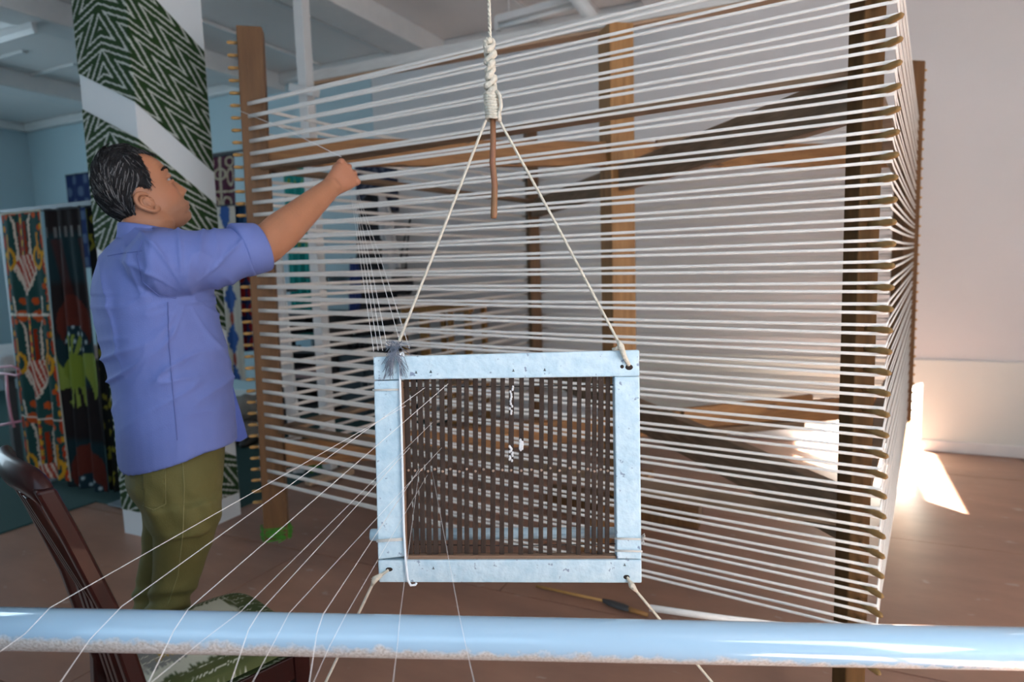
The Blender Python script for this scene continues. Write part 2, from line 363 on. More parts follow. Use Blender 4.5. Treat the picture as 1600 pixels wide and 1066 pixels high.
for nm, (p, e) in posts.items():
    side = V((-e.y, e.x, 0)); lean = 0
    top = ZT if nm != 'near' else ZT + .02
    a, b = p + up * ZB, p + up * top
    if nm == 'near': sh_ = CR * -.012; a = a + V((sh_.x, sh_.y, 0)); b = b + V((sh_.x, sh_.y, 0))
    if nm == 'left': a = Pd(433, 840, (p + up * ZB - O).dot(CF)); b = Pd(391, 45, (p + up * top - O).dot(CF))
    m = MB().bar(a, b, .085, .11, up=e) if nm != 'near' else MB().bar(a, b, .066, .060, up=e)
    po = obj('post', m, 'postwood' if nm != 'near' else 'nearwood_shaded', mill, bevel=.005)
    if nm == 'left':   # green threads caught round the foot
        g = MB()
        for i in range(40):
            an = random.uniform(0, 2 * pi); z = a.z + random.uniform(0, .06)
            rr = .055 + random.uniform(0, .012); aw = a + V((0, 0, z - a.z))
            g.tube([aw + (side * cos(an + t * .9) * rr * .95 + e * sin(an + t * .9) * rr * 1.15) + up * random.uniform(-.012, .012) for t in range(4)], .003, 5)
        obj('thread_scrap', g, 'green', mill, kind='stuff')
    for i in range(43):
        z = ZT - .0396 - i * SP
        if nm == 'near': z = ZT - .4468 - (i - 7) * SP
        if z < .25: break
        base = lerp(a, b, (z - a.z) / (b.z - a.z)) + e * (.055 if nm != 'near' else .030)
        if peg_src is None or nm != last_nm:
            peg_src = obj('peg', peg_mesh(base, e), 'peg' if nm != 'near' else 'darkpeg', po, smooth_=True); last_nm = nm; b0 = base
        else: copy_part(peg_src, po, base - b0)
# diagonal arms, upper and lower pairs
def plank(name, a, b, wd, ht, m, upv=up): return obj(name, MB().bar(a, b, wd, ht, upv), m, mill, bevel=.004)
def on(nm, z, r=RM - .05): e = posts[nm][1]; return Cc + e * r + up * z
plank('arm', on('left', 1.955), on('far_right', 1.955), .05, .125, 'armwood')
plank('arm', on('near', 1.825), on('far', 1.825), .05, .13, 'greywood')
plank('arm', on('left', .515), on('far_right', .50), .05, .125, 'armwood')
plank('arm', on('near', .655), on('far', .60), .05, .15, 'greywood')
# short plank lapped along the far right lower arm
plank('splice', Cc - eL * .35 + eN * .05 + up * .555, Cc - eL * 1.15 + eN * .05 + up * .575, .03, .075, 'armwood')
plank('splice', Cc - eL * .45 + eN * .05 + up * .445, Cc - eL * 1.10 + eN * .05 + up * .445, .03, .04, 'greywood')
plank('splice', Cc - eL * .2 + eN * .05 + up * 2.01, Cc - eL * .75 + eN * .05 + up * 2.03, .03, .05, 'greywood')
# flat stays joining the posts round the mill
for z in (1.88, .64):
    for a, b in (('left', 'near'), ('near', 'far_right'), ('far', 'left')):
        plank('stay', on(a, z), on(b, z), .09, .022, 'greywood')
# warp bands: one part per turn round the mill
order = ['left', 'near', 'far_right', 'far', 'left']
def yarn_turn(zl, zn):
    m = MB()
    zz = {'left': zl, 'near': zn, 'far_right': zl + .0, 'far': zl}
    def pt(nm, dz, tang=0):
        out = .080 if nm == 'near' else .060
        p, e = posts[nm]; q = p + e * out + up * (zz[nm] + dz)
        if nm == 'left':
            t = (q.z - ZB) / (ZT - ZB); pa = lerp(Pd(433, 840, (p + up * ZB - O).dot(CF)), Pd(391, 45, (p + up * ZT - O).dot(CF)), t)
            q = V((pa.x, pa.y, q.z)) + e * out
        return q
    for sgn in (1, -1):
        tw = SP * .0
        segs = []; rad = []
        RD_ = {'left': .0066, 'near': .0047, 'far_right': .0058, 'far': .0068}
        for a, b in zip(order, order[1:]):
            rad += [lerp(RD_[a], RD_[b], t) for t in (0, .06, .35, .65, .94, 1)]
            HS = {'left': .0022, 'near': .0115, 'far_right': .009, 'far': .004}; da = sgn * HS[a]; db = sgn * HS[b]
            A, B = pt(a, da), pt(b, db); d = (B - A).normalized()
            ea, eb = posts[a][1], posts[b][1]
            n = 5; sag = .004
            segs += [A + ea * .004] + [lerp(A, B, t) - up * sag * 4 * t * (1 - t) for t in (.06, .35, .65, .94)]
            segs += [B + eb * .004]
        m.tube(segs, rad, 6, flat=.45, up=up)
    obj('yarn_band', m, 'yarn', mill, smooth_=True)
for i in range(33): yarn_turn(ZT - .0396 - (i + 5) * SP, ZT - .4468 - (i - 2) * SP)
# last slack turn low on the front
m = MB(); A = Pd(1015, 950, 1.92); B = posts['near'][0] + posts['near'][1] * .06 + up * .345
m.tube([lerp(A, B, t) - up * .02 * t * (1 - t) for t in (0, .3, .6, 1)], .011, 6, flat=.5, up=up)
obj('loose_yarn_end', m, 'yarn', mill, smooth_=True)

# wooden cross the mill turns on
base = root('mill_base', (Cc.x, Cc.y, 0), 'dark timber cross lying on the floor under the mill axle', 'base')
obj('beam', MB().box(Cc + V((0, .0, .062)), .86, .12, .11), 'postwood', base, bevel=.006)
obj('beam', MB().box(Cc + V((0, .30, .058)), .12, .46, .105), 'armwood', base, bevel=.006)
obj('beam', MB().box(Cc + V((0, -.30, .058)), .12, .46, .105), 'armwood', base, bevel=.006)
obj('pivot', MB().tube([Cc + up * .115, Cc + up * .14], .03, 12), 'wire', base, smooth_=True)

# ================================================================= WHITE RAIL FRAME BEHIND
RP = V((-3.15, 3.57, 0))
fr = root('timber_rail_frame', RP, 'white painted post carrying a long pale rail behind the mill', 'frame')
obj('post', MB().box(RP + up * (ZC / 2 + .005), .075, .075, ZC - .012), 'white', fr, bevel=.004)
obj('rail', MB().box(RP + V((2.3, .085, 2.66)), 4.7, .09, .05), 'railwood', fr, bevel=.004)
obj('rail_facing', MB().box(RP + V((2.3, .034, 2.682)), 4.7, .012, .066), 'galv', fr, bevel=.003)
obj('bracket', MB().bar(RP + V((-.06, -.07, 2.60)), RP + V((.16, -.09, 2.53)), .06, .05), 'white', fr, bevel=.006)
# leaning pale pole beside the mill's left post
m = MB(); a = Pz(458, 640, .5); a = Pd(459, 660, 4.6); b = Pd(425, 345, 4.4); foot = a + (a - b) * (a.z / (b.z - a.z)) * .985
pl = root('leaning_pole', (foot.x, foot.y, 0), 'pale leaning pole close behind the left post of the mill', 'pole')
obj('pole_shaft', MB().bar(foot, b, .075, .05, CF), 'white', pl, bevel=.006)

# ceiling lamp and hanging pipe
lp = root('tube_lamp', Py(840, 25, 4.6), 'white unlit tube lamp hung just below the ceiling', 'lamp')
a, b = Py(777, 43, 4.6), Py(908, 8, 4.6)
obj('lamp_tube', MB().tube([a, b], .016, 12), 'tube', lp, smooth_=True)
obj('lamp_housing', MB().bar(a + up * .05, b + up * .05, .07, .05), 'white', lp, bevel=.006)
for q in (a, b): obj('lamp_holder', MB().box(q + up * .02, .03, .05, .09), 'white', lp, bevel=.004)
for t in (.15, .85):
    q = lerp(a, b, t); obj('hanger_rod', MB().tube([q + up * .06, V((q.x, q.y, ZC + .001))], .006, 8), 'white', lp, smooth_=True)
a, b = Py(903, 0, 4.4), Py(928, 32, 4.4)
pp = MB().tube([b, b + (a - b) * ((ZC - .002 - b.z) / (a.z - b.z))], .045, 16)
obj('ceiling_pipe', pp, 'tube', smooth_=True, label='short slanting white pipe coming down from the ceiling above the axle post', cat='pipe')

# ================================================================= REED FRAME (hangs in front)
RD = 1.25
reed = root('reed_frame', Pd(797, 912, RD), 'pale blue chipped wooden reed frame full of dark slats, hanging on rope', 'reed frame')
T = CF * .030
def quad(a, b, c_, d, dep=RD): return [Pd(*a, dep), Pd(*b, dep), Pd(*c_, dep), Pd(*d, dep)]
obj('top_rail', MB().slab(quad((583, 558), (999, 547), (999.5, 588), (584, 594)), T), 'bluepaint', reed, bevel=.0025)
ls = obj('stile', MB().slab(quad((584, 595.5), (624, 594.5), (632, 870), (590.5, 875)), T), 'bluepaint', reed, bevel=.0025)
rs = obj('stile', MB().slab(quad((960, 589), (999.5, 588.5), (1002.5, 874.5), (964, 873.5)), T), 'bluepaint', reed, bevel=.0025)
obj('bottom_rail', MB().slab(quad((590.5, 876), (1002.5, 875), (1003, 911.5), (592, 910.5)), T), 'bluepaint', reed, bevel=.0025)
obj('ledge', MB().slab(quad((630, 868.5), (963, 869), (963, 878), (632, 877), RD + .006), T * .7), 'wear', reed, bevel=.001)
obj('worn_edge', MB().slab(quad((624, 596), (628.5, 596), (636, 870), (632, 870), RD + .004), T * .8), 'wear', reed, bevel=.001)
tops = [190, 217, 243, 270, 298, 330, 361, 398, 428, 464, 497, 536, 572, 607, 647, 687, 727, 762, 799, 839, 876, 911, 937, 962, 990]
for i, x in enumerate(tops):
    xt = x / 2.5375 + 560; t = i / 24; xb = xt + lerp(6.5, -1.5, min(1, t * 2.2)); h = 3.9 + .4 * sin(i * 3.1)
    yb = 866 + 1.5 * sin(i * 2.3); dz = RD + .012 + .0015 * sin(i * 1.7)
    s_ = obj('slat', MB().slab(quad((xt - h, 588), (xt + h, 588), (xb + h, yb), (xb - h, yb), dz), CF * .003), 'slat', reed, bevel=.0008)
    yr = 735 + 2.0 * sin(i * 2.9) - (1.5 if 15 < i < 20 else 0); xr = lerp(xt, xb, .52)
    c0 = Pd(xr, yr, dz)
    obj('rivet', MB().tube([c0 + CF * .001, c0 - CF * .0012, c0 - CF * .002], [.0026, .0026, .0014], 10), 'rivet', s_, smooth_=True)
    if i in (13, 14):   # flaked white paint
        q = MB()
        for (a_, b_) in (((605, 650) if i == 13 else (688, 702)), ((698, 722) if i == 13 else (692, 704))):
            n = 12
            for kx in range(n):
                y_ = lerp(a_, b_, kx / n); xx = lerp(xt, xb, (y_ - 588) / 278) + random.uniform(-2.5, 2.5)
                q.ball(Pd(xx, y_, dz - .0005), .0022, .0012, .0032, (CR, CF, CU), 6)
        obj('paint_flake', q, 'whitecloth', s_, smooth_=True)
def wirep(name, pts, r, m='wire', par=reed, n=7): return obj(name, MB().tube(pts, r, n), m, par, smooth_=True)
wirep('wire', [Pd(624, 606, RD + .016), Pd(962, 602, RD + .016)], .0012)
wirep('wire', [Pd(630, 851, RD + .017), Pd(800, 853, RD + .019), Pd(964, 850, RD + .017)], .0009)
a, b = Pd(579, 836, RD + .048), Pd(985, 832, RD + .048)
obj('crossbar', MB().tube([a, lerp(a, b, .01), lerp(a, b, .5), b], [.0105, .0118, .0112, .0105], 10), 'bluepaint', reed, smooth_=True)
# white coated wire hooked over the left stile
hk = [(632, 566, .004), (629, 550, .002), (625, 553, -.004), (625, 600, -.004), (628, 700, -.004), (631, 830, -.004), (634, 880, -.005), (637, 906, -.005), (642, 915, -.004), (649, 914, -.002), (651, 911, 0)]
wirep('hanger_wire', [Pd(x, y, RD + d) for x, y, d in hk], .0023, 'coatwire', n=8)
# twine lashings
def lash(y0, x0, x1, y1, n=2):
    q = MB()
    for i in range(n):
        dy = i * 1.6
        q.tube([Pd(x0 - 1, y0 + dy, RD + .032), Pd(x0 - 1.5, y0 + dy, RD - .002), Pd((x0 + x1) / 2, (y0 + y1) / 2 + dy, RD - .0035), Pd(x1 + 1.5, y1 + dy, RD - .002), Pd(x1 + 1, y1 + dy, RD + .032)], .0011, 6)
    obj('lashing', q, 'twine', reed, smooth_=True)
lash(609, 584, 625, 608); lash(844, 590, 630, 841, 3); lash(841, 963, 1002, 842); lash(860, 963, 1002, 861)
q = MB()
for i in range(5): q.tube([Pd(1002, 838 + i * 2, RD - .003), Pd(1006 + random.uniform(-1, 2), 834 + i * 3, RD - .005), Pd(1005, 842 + i * 2, RD - .002)], .001, 5)
obj('knot', q, 'twine', reed, smooth_=True)
# rope holes, nail scars
def hole(x, y, rx, ry): obj('rope_hole', MB().ball(Pd(x, y, RD), rx / FPX * RD, .0015, ry / FPX * RD, (CR, CF, CU), 12), 'hole', reed, smooth_=True)
hole(611, 570, 4, 4); hole(983, 574, 6, 4.5); hole(972, 573, 3, 3); hole(608, 890, 5.5, 3.2); hole(979, 902, 5, 3.5)
q = MB()
for x, y in ((650, 583), (673, 582), (802, 580), (851, 579), (677, 889), (976, 884)): q.tube([Pd(x, y - 3, RD - .0006), Pd(x + .5, y, RD - .0006)], .0008, 5); q.tube([Pd(x - 2, y, RD - .0006), Pd(x + 2, y + .3, RD - .0006)], .0006, 5)
obj('nail_scar', q, 'wire', reed)

# hanging rope
hr = root('hanging_rope', Pd(768, 190, RD), 'cream cotton rope knotted in a thick braid above the reed frame', 'rope')
def twist(pts, r, turns=40, n=3, sr=.62):
    """a laid rope: three strands twisted round the line"""
    q = MB(); L_ = [0]
    for a, b in zip(pts, pts[1:]): L_.append(L_[-1] + (b - a).length)
    N_ = int(turns * 6)
    for s in range(n):
        pl_ = []
        for i in range(N_ + 1):
            d = L_[-1] * i / N_; j = max(0, min(len(pts) - 2, sum(1 for x in L_ if x <= d) - 1))
            p = lerp(pts[j], pts[j + 1], (d - L_[j]) / (L_[j + 1] - L_[j])); t = (pts[j + 1] - pts[j]).normalized()
            x = t.cross(CF).normalized(); y = x.cross(t); an = 2 * pi * (turns * i / N_ + s / n)
            pl_.append(p + (x * cos(an) + y * sin(an)) * r * .5)
        q.tube(pl_, r * sr, 6)
    return q
topz = Pd(764, -60, RD); topz = topz + (topz - Pd(765, 60, RD)) * ((ZC - topz.z) / (topz.z - Pd(765, 60, RD).z))
obj('rope_upper', twist([Pd(766, 66, RD), Pd(764, 0, RD), topz], .0032, 90, 2), 'rope', hr, smooth_=True)
q = MB(); kn = [(764, 62), (768, 75), (762, 85), (770, 98), (760, 110), (771, 123), (763, 134), (769, 143), (764, 152)]
for ph in (0, 1):
    pts = []
    for i in range(60):
        t = i / 59; y = lerp(63, 148, t); an = t * 2 * pi * 3.2 + ph * pi
        x = 766 + (4.6 + 1.5 * sin(t * 9)) * sin(an) + (t - .5) * 3; pts.append(Pd(x, y, RD + .0065 * cos(an) - .002))
    q.tube(pts, [.0062 + .0016 * sin(i * .8 + ph * 2) for i in range(60)], 8)
q.tube([Pd(768, 62, RD - .008), Pd(758, 66, RD - .008), Pd(759, 74, RD - .009), Pd(770, 78, RD - .009)], .0052, 8)
obj('rope_braid', q, 'rope', hr, smooth_=True)
q = MB()
for i in range(9): # whipping turns
    y = 148 + i * 4.6; r = .0115 + .0012 * i / 9; c0 = Pd(767 + i * .5, y, RD)
    q.tube([c0 + CR * (cos(t * pi / 7) * r) + CF * (sin(t * pi / 7) * r * .9) + CU * (.0012 * sin(t)) for t in range(15)], .0034, 7)
q.tube([Pd(776, 142, RD - .010), Pd(781, 150, RD - .012), Pd(783, 165, RD - .012), Pd(779, 180, RD - .011), Pd(781, 190, RD - .008)], .0036, 8)
obj('rope_whipping', q, 'rope', hr, smooth_=True)
obj('rope_leg', twist([Pd(759, 188, RD - .004), Pd(690, 365, RD - .004), Pd(620, 542, RD - .006), Pd(611, 568, RD - .002)], .0026, 70, 3), 'rope', hr, smooth_=True)
obj('rope_leg', twist([Pd(780, 188, RD - .004), Pd(870, 352, RD - .004), Pd(966, 534, RD - .006)], .0026, 70, 3), 'rope', hr, smooth_=True)
q = MB(); q.tube([Pd(965, 532, RD - .006), Pd(970, 541, RD - .009), Pd(975, 556, RD - .008), Pd(983, 571, RD - .001)], [.003, .0062, .0048, .0035], 9)
q.tube([Pd(970, 540, RD - .006), Pd(963, 545, RD - .004), Pd(957, 546, RD)], [.004, .0035, .003], 7)
obj('rope_knot', q, 'rope', hr, smooth_=True)
st = MB(); sp = [(770, 178, 4.4), (770.5, 220, 4.6), (769.5, 254, 4.9), (773, 290, 4.9), (771.5, 336, 5.2), (771.5, 341, 4.6)]
st.tube([Pd(x, y, RD + .001) for x, y, r in sp], [r / FPX * RD for x, y, r in sp], 10)
st.ball(Pd(767.5, 254, RD), .004, n=8); st.ball(Pd(775, 291, RD), .0038, n=8)
obj('wooden_stick', st, 'bark', smooth_=True, label='short brown branch stick pushed through the rope whipping', cat='stick')
# tie ropes going down
for (a, b, c0, lab) in (((607, 891), (586, 905), (500, 1085), 'cream tie rope going down from the lower left corner of the reed frame'), ((980, 902), (987, 915), (1128, 1085), 'cream tie rope going down from the lower right corner of the reed frame')):
    P0, P1, P2 = Pd(*a, RD - .001), Pd(*b, RD - .006), Pd(*c0, RD + .06)
    far = P2 + (P2 - P1) * .8
    tr = obj('tie_rope', twist([P0, P1, P2, far], .0026, 80, 3), 'rope', smooth_=True, label=lab, cat='rope')
    q = MB(); q.tube([P1 + (P0 - P1) * .5, P1, P1 + (P2 - P1) * .05], [.0035, .0062, .003], 9)
    for i in range(6): q.tube([P1, P1 + V((random.uniform(-.008, .004), random.uniform(-.004, .004), random.uniform(-.004, .012)))], .0007, 4)
    obj('tie_knot', q, 'rope', tr, smooth_=True)
# grey yarn tuft tied on the top left corner
q = MB()
for i in range(70):
    a0 = Pd(615 + random.uniform(-7, 8), 548 + random.uniform(-6, 6), RD - .008)
    if i < 46:
        ex = random.choice((603, 606, 610, 632)) + random.uniform(-7, 6); ey = random.uniform(566, 596)
        md = Pd(lerp(615, ex, .5) + random.uniform(-6, 6), lerp(545, ey, .4), RD - .014)
    else:
        ex = 617 + random.uniform(-16, 26); ey = 545 + random.uniform(-12, 12); md = Pd(616 + random.uniform(-10, 14), 534 + random.uniform(-4, 12), RD - .014)
    q.tube([a0, md, Pd(ex, ey, RD - .005)], .0006, 4)
obj('yarn_tuft', q, 'greyyarn', label='tuft of blue grey yarn tied at the upper left corner of the reed frame', cat='yarn', kind='stuff')

# ================================================================= FOREGROUND POLE
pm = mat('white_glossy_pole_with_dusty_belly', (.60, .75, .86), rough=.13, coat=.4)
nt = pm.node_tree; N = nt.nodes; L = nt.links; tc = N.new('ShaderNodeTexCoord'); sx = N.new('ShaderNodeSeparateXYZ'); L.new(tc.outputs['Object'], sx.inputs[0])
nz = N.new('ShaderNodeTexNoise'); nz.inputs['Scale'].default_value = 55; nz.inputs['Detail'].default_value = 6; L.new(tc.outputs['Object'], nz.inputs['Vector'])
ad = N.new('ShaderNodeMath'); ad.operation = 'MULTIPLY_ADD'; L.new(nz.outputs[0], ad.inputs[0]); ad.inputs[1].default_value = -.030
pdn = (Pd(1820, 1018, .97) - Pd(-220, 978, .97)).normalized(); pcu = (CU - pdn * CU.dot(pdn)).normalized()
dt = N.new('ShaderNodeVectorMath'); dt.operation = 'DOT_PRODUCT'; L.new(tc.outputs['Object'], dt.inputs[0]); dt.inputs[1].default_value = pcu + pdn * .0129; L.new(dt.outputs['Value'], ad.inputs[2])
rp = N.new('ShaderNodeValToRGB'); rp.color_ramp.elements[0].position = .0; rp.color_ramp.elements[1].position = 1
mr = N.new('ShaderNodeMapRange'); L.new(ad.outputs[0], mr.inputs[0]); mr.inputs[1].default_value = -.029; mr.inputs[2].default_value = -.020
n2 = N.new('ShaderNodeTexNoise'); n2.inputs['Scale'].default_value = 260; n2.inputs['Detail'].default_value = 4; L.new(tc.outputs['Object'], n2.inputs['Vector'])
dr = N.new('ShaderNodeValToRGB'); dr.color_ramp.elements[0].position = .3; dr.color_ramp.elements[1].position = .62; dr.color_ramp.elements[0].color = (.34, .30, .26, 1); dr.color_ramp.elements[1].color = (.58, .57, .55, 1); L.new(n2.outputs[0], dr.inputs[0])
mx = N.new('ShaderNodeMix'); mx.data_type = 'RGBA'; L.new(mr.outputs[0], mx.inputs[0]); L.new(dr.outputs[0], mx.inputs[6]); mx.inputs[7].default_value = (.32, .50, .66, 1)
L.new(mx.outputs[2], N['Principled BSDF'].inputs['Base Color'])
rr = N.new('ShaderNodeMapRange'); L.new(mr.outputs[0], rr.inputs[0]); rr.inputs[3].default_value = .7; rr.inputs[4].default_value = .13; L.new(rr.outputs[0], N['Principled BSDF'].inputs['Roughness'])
a, b = Pd(-220, 978, .97), Pd(1820, 1018, .97); mid = lerp(a, b, .5)
pole = root('warp_beam_pole', mid, 'glossy white painted pole lying across in front of everything, dusty underneath', 'pole')
d_ = (b - a).normalized(); n_ = d_.cross(up).normalized()
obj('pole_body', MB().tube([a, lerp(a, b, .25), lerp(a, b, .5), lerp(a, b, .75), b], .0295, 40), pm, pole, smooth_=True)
for q_ in (a, b): obj('end_cap', MB().tube([q_ - d_ * .012, q_ + d_ * .012], .031, 24), 'white', pole, smooth_=True)

# silk threads
PD = .97
def thread(pts, lab, r=.00055, grp='silk threads across the pole'):
    obj('silk_thread', MB().tube(pts, r, 5), 'silk', smooth_=True, label=lab, cat='thread', group=grp)
ordn = ['first', 'second', 'third', 'fourth', 'fifth', 'sixth', 'seventh', 'eighth', 'ninth', 'tenth', 'eleventh']
def over(px0, px1, px2, px3, d0=RD - .006, r=.0006):
    """from the reed, over the pole's top, then down towards the weaver"""
    return [Pd(*px0, d0), Pd(*px1, PD - .004), Pd(*lerp2(px1, px2, .5), PD - .029), Pd(*px2, PD - .031), Pd(*px3, PD - .16)]
def lerp2(a, b, t): return (lerp(a[0], b[0], t), lerp(a[1], b[1], t))
TH = [((634, 634), (78, 950), (40, 990), (-30, 1040)), ((664, 606), (190, 948), (140, 1000), (92, 1070)), ((700, 600), (294, 952), (272, 985), (228, 1075)),
      ((640, 700), (406, 956), (388, 985), (358, 1075)), ((655, 733), (505, 960), (495, 990), (482, 1075)), ((676, 660), (376, 956), (318, 1000), (232, 1070)),
      ((690, 700), (452, 958), (425, 1010), (390, 1075)), ((668, 742), (541, 960), (515, 1010), (486, 1075)),
      ((655, 735), (625, 962), (621, 1010), (613, 1075)), ((675, 735), (718, 964), (728, 1010), (743, 1075))]
for i, t in enumerate(TH):
    lab = ['fine white silk thread crossing the pole, %s from its left end' % ordn[j] for j in range(10)]
    rk = sorted(range(10), key=lambda k_: TH[k_][1][0]).index(i)
    r = .00048 if i in (0, 1, 2, 3, 4) else .00032
    thread(over(*t, r=r), lab[rk], r)
HP = Pd(548, 298, 2.10)
for i, (x, y) in enumerate(((584, 549), (591, 548), (598, 548), (606, 546), (627, 542), (640, 545))):
    thread([HP + CR * (.004 * i), lerp(HP, Pd(x, y, RD - .002), .5) - up * .01 + CR * .003 * i, Pd(x, y, RD - .002)],
           "thin thread from the man's fist down to the reed frame, %s from the left" % ordn[i], .0005, 'threads held in the fist')
thread([posts['left'][0] + eL * .1 + up * (ZT - .0396 - 5 * SP), Pd(448, 203, 2.7), Pd(533, 245, 2.08)], "single thread from an upper peg to the top of the man's fist", .0012, 'threads held in the fist')

# ================================================================= CHAIR
sn, sf = V((-.72, .69, 0)), V((.557, .83, 0))
sn, sf = YM @ sn, YM @ sf; sf = V((-sn.y, sn.x, 0)); sf = -sf if sf.dot(YM @ V((.557, .83, 0))) < 0 else sf
FN = YM @ V((-.54, 1.60, 0))            # near front corner on plan
SW, SD = .39, .375
ch = root('dining_chair', FN + sn * SW / 2 - sf * SD / 2, 'dark mahogany dining chair with green ikat cushion in front of the man', 'chair')
FFc = FN + sn * SW; BN = FN - sf * SD; BF = FFc - sf * SD
SZ = .455
for nm, p in (('front', FN), ('front', FFc)):
    p = p - sf * .02 + sn * (.02 if p is FN else -.02)
    obj('leg', MB().loft([[p + up * z + (sn * a + sf * b_) * w_ for a, b_ in ((-1, -1), (1, -1), (1, 1), (-1, 1))] for z, w_ in ((.0, .014), (.25, .018), (SZ - .005, .021))]), 'chair', ch, bevel=.003)
def upright(p, sgn):
    pts = [(0, -.06), (.25, -.012), (SZ, 0), (.70, -.045), (.90, -.105), (1.0, -.138)]
    rings = []
    for z, o in pts:
        c0 = p + sf * o + up * z; w_ = .021 if z < .9 else .019
        rings.append([c0 + sn * a * w_ + sf * b_ * .017 for a, b_ in ((-1, -1), (1, -1), (1, 1), (-1, 1))])
    obj('back_upright', MB().loft(rings), 'chair', ch, bevel=.006)
upright(BN + sn * .02, 1); upright(BF - sn * .02, -1)
# crest rail, bowed, with rounded shoulders
rings = []; n = 16
for i in range(n + 1):
    t = i / n; e = abs(2 * t - 1)
    c0 = lerp(BN + sn * .016, BF - sn * .016, t) - sf * (.132 + .028 * (1 - e * e)) + up * (.992 + .018 * (1 - e ** 4) - .012 * e ** 8)
    hh = .034 - .006 * e ** 6; tt = .017
    if i in (0, n): hh *= .8; tt *= .85
    rings.append([c0 + sf * (tt * cos(2 * pi * k_ / 14)) + up * (hh * sin(2 * pi * k_ / 14)) for k_ in range(14)])
obj('crest_rail', MB().loft(rings), 'chair', ch, smooth_=True)
for t in (.36, .50, .64):
    p = lerp(BN, BF, t); pts = [(SZ - .02, -.005), (.70, -.05), (.96, -.145)]
    obj('back_splat', MB().loft([[p + sf * o + up * z + sn * a * .016 + sf * b_ * .006 for a, b_ in ((-1, -1), (1, -1), (1, 1), (-1, 1))] for z, o in pts]), 'chair', ch, bevel=.002)
for a, b in ((FN, FFc), (FN, BN), (FFc, BF), (BN, BF)):
    d = (b - a).normalized(); inn = ((FN + BF) / 2 - (a + b) / 2).normalized() * .018
    obj('seat_rail', MB().bar(a + inn + d * .03 + up * (SZ - .045), b + inn - d * .03 + up * (SZ - .045), .024, .062), 'chair', ch, bevel=.003)
for a, b in ((FN, BN), (FFc, BF)):
    inn = ((FN + BF) / 2 - (a + b) / 2).normalized() * .02
    obj('stretcher', MB().bar(a + inn + up * .16, b + inn + up * .16 - sf * .03, .018, .024), 'chair', ch, bevel=.003)
# cushion with ikat pattern
def cush(u, v, topside=True):
    a, b = lerp(-1, 1, u), lerp(-1, 1, v)
    edge = (1 - abs(a) ** 5) * (1 - abs(b) ** 5)
    k_ = 1 - .10 * (abs(a) ** 6) * (abs(b) ** 6) * 2
    p = (FN + BF) / 2 + sn * (a * k_ * (SW / 2 + .004)) + sf * (b * k_ * (SD / 2 + .006)) + up * (SZ - .004)
    return p + up * (.012 + .034 * edge ** .35) if topside else p
m = MB(); NU = 90
m.grid(lambda u, v: cush(u, v), NU, NU); m.grid(lambda u, v: cush(1 - u, v, False), NU, NU)
rim = []
def ikat_cushion(a, b):
    g, w_, y_ = V((.055, .070, .022)), V((.40, .42, .34)), V((.34, .22, .03))
    n_ = noise.noise(V((a * 2.5, b * 30, 1))) * .10
    r = max(abs(a - .05) * 1.0, abs(b + .25) * .85) + n_
    c = g.copy(); c = c.lerp(V((.03, .055, .018)), smooth(-.2, .5, sin(a * 9)) * .6)
    c = c.lerp(w_, smooth(.74, .68, r)); c = c.lerp(V((.16, .17, .16)), smooth(.48, .42, r)); c = c.lerp(y_, smooth(.30, .24, r))
    s = (a * 7 + n_ * 3) % 1
    if abs(b) > .50 or abs(a) > .72: c = c.lerp(w_, smooth(.78, .86, s) * (1 - smooth(.93, .99, s)) * smooth(.1, .3, abs(noise.noise(V((a * 3, b * 6, 5))) + .2)))
    return c
cu = obj('seat_cushion', m, 'cloth', ch, smooth_=True, recalc=False)
nn = (NU + 1) ** 2
colour(cu, lambda p, i: ikat_cushion(2 * ((i % nn) % (NU + 1)) / NU - 1, 2 * ((i % nn) // (NU + 1)) / NU - 1))

# ================================================================= THE MAN
DM = 1.82; S = DM / FPX
def Q(x, y, dd=0): return Pd(x, y, DM + dd)
_rm = ray(235, 700); VD = V((_rm.x, _rm.y, 0)).normalized(); VX = V((VD.y, -VD.x, 0))    # across and away, as seen at the man
SX = S / 1.144
an = math.radians(16); fh = VX * cos(an) + VD * sin(an); rh = VX * sin(an) - VD * cos(an)
man = root('person', Pz(235, 1200, 0) * 0 + V((Q(235, 800).x, Q(235, 800).y, 0)), 'man in blue shirt and olive trousers reaching up to hold threads', 'person')
def ering(c, A, a, B, b, n=28, pw=2.3, dz=None):
    r = []
    for k_ in range(n):
        t = 2 * pi * k_ / n; ct, st_ = cos(t), sin(t)
        x = math.copysign(abs(ct) ** (2 / pw), ct); y = math.copysign(abs(st_) ** (2 / pw), st_)
        p = c + A * (a * x) + B * (b * y)
        if dz: p = p + up * dz(x, y)
        r.append(p)
    return r
# torso: (y, left x, right x, half breadth)
TS = [(357, 195, 262, .064), (371, 182, 276, .105), (386, 166, 302, .16), (404, 156, 316, .20), (430, 149, 326, .212), (465, 147, 332, .205), (500, 151, 340, .196), (550, 164, 352, .185), (600, 177, 360, .18), (650, 181, 366, .182), (698, 184, 371, .185)]
def torso_rings(shrink=0, upto=99, tilt=0):
    rs_ = []
    for i, (y, xl, xr, B) in enumerate(TS[:upto]):
        ext = (xr - xl) / 2 * SX - shrink; B = B - shrink
        A = math.sqrt(max(ext * ext - (B * sin(an)) ** 2, .0025)) / cos(an)
        yaw_fix = 0
        dz = None
        if tilt and i == len(TS[:upto]) - 1: dz = lambda x, y_: -.012 * (1 - abs(y_)) + (.036 * x if x < 0 else .012 * x) + .012 * abs(y_)
        rs_.append(ering(Q((xl + xr) / 2, y), fh, A, rh, B, 32, 2.3, dz))
    return rs_
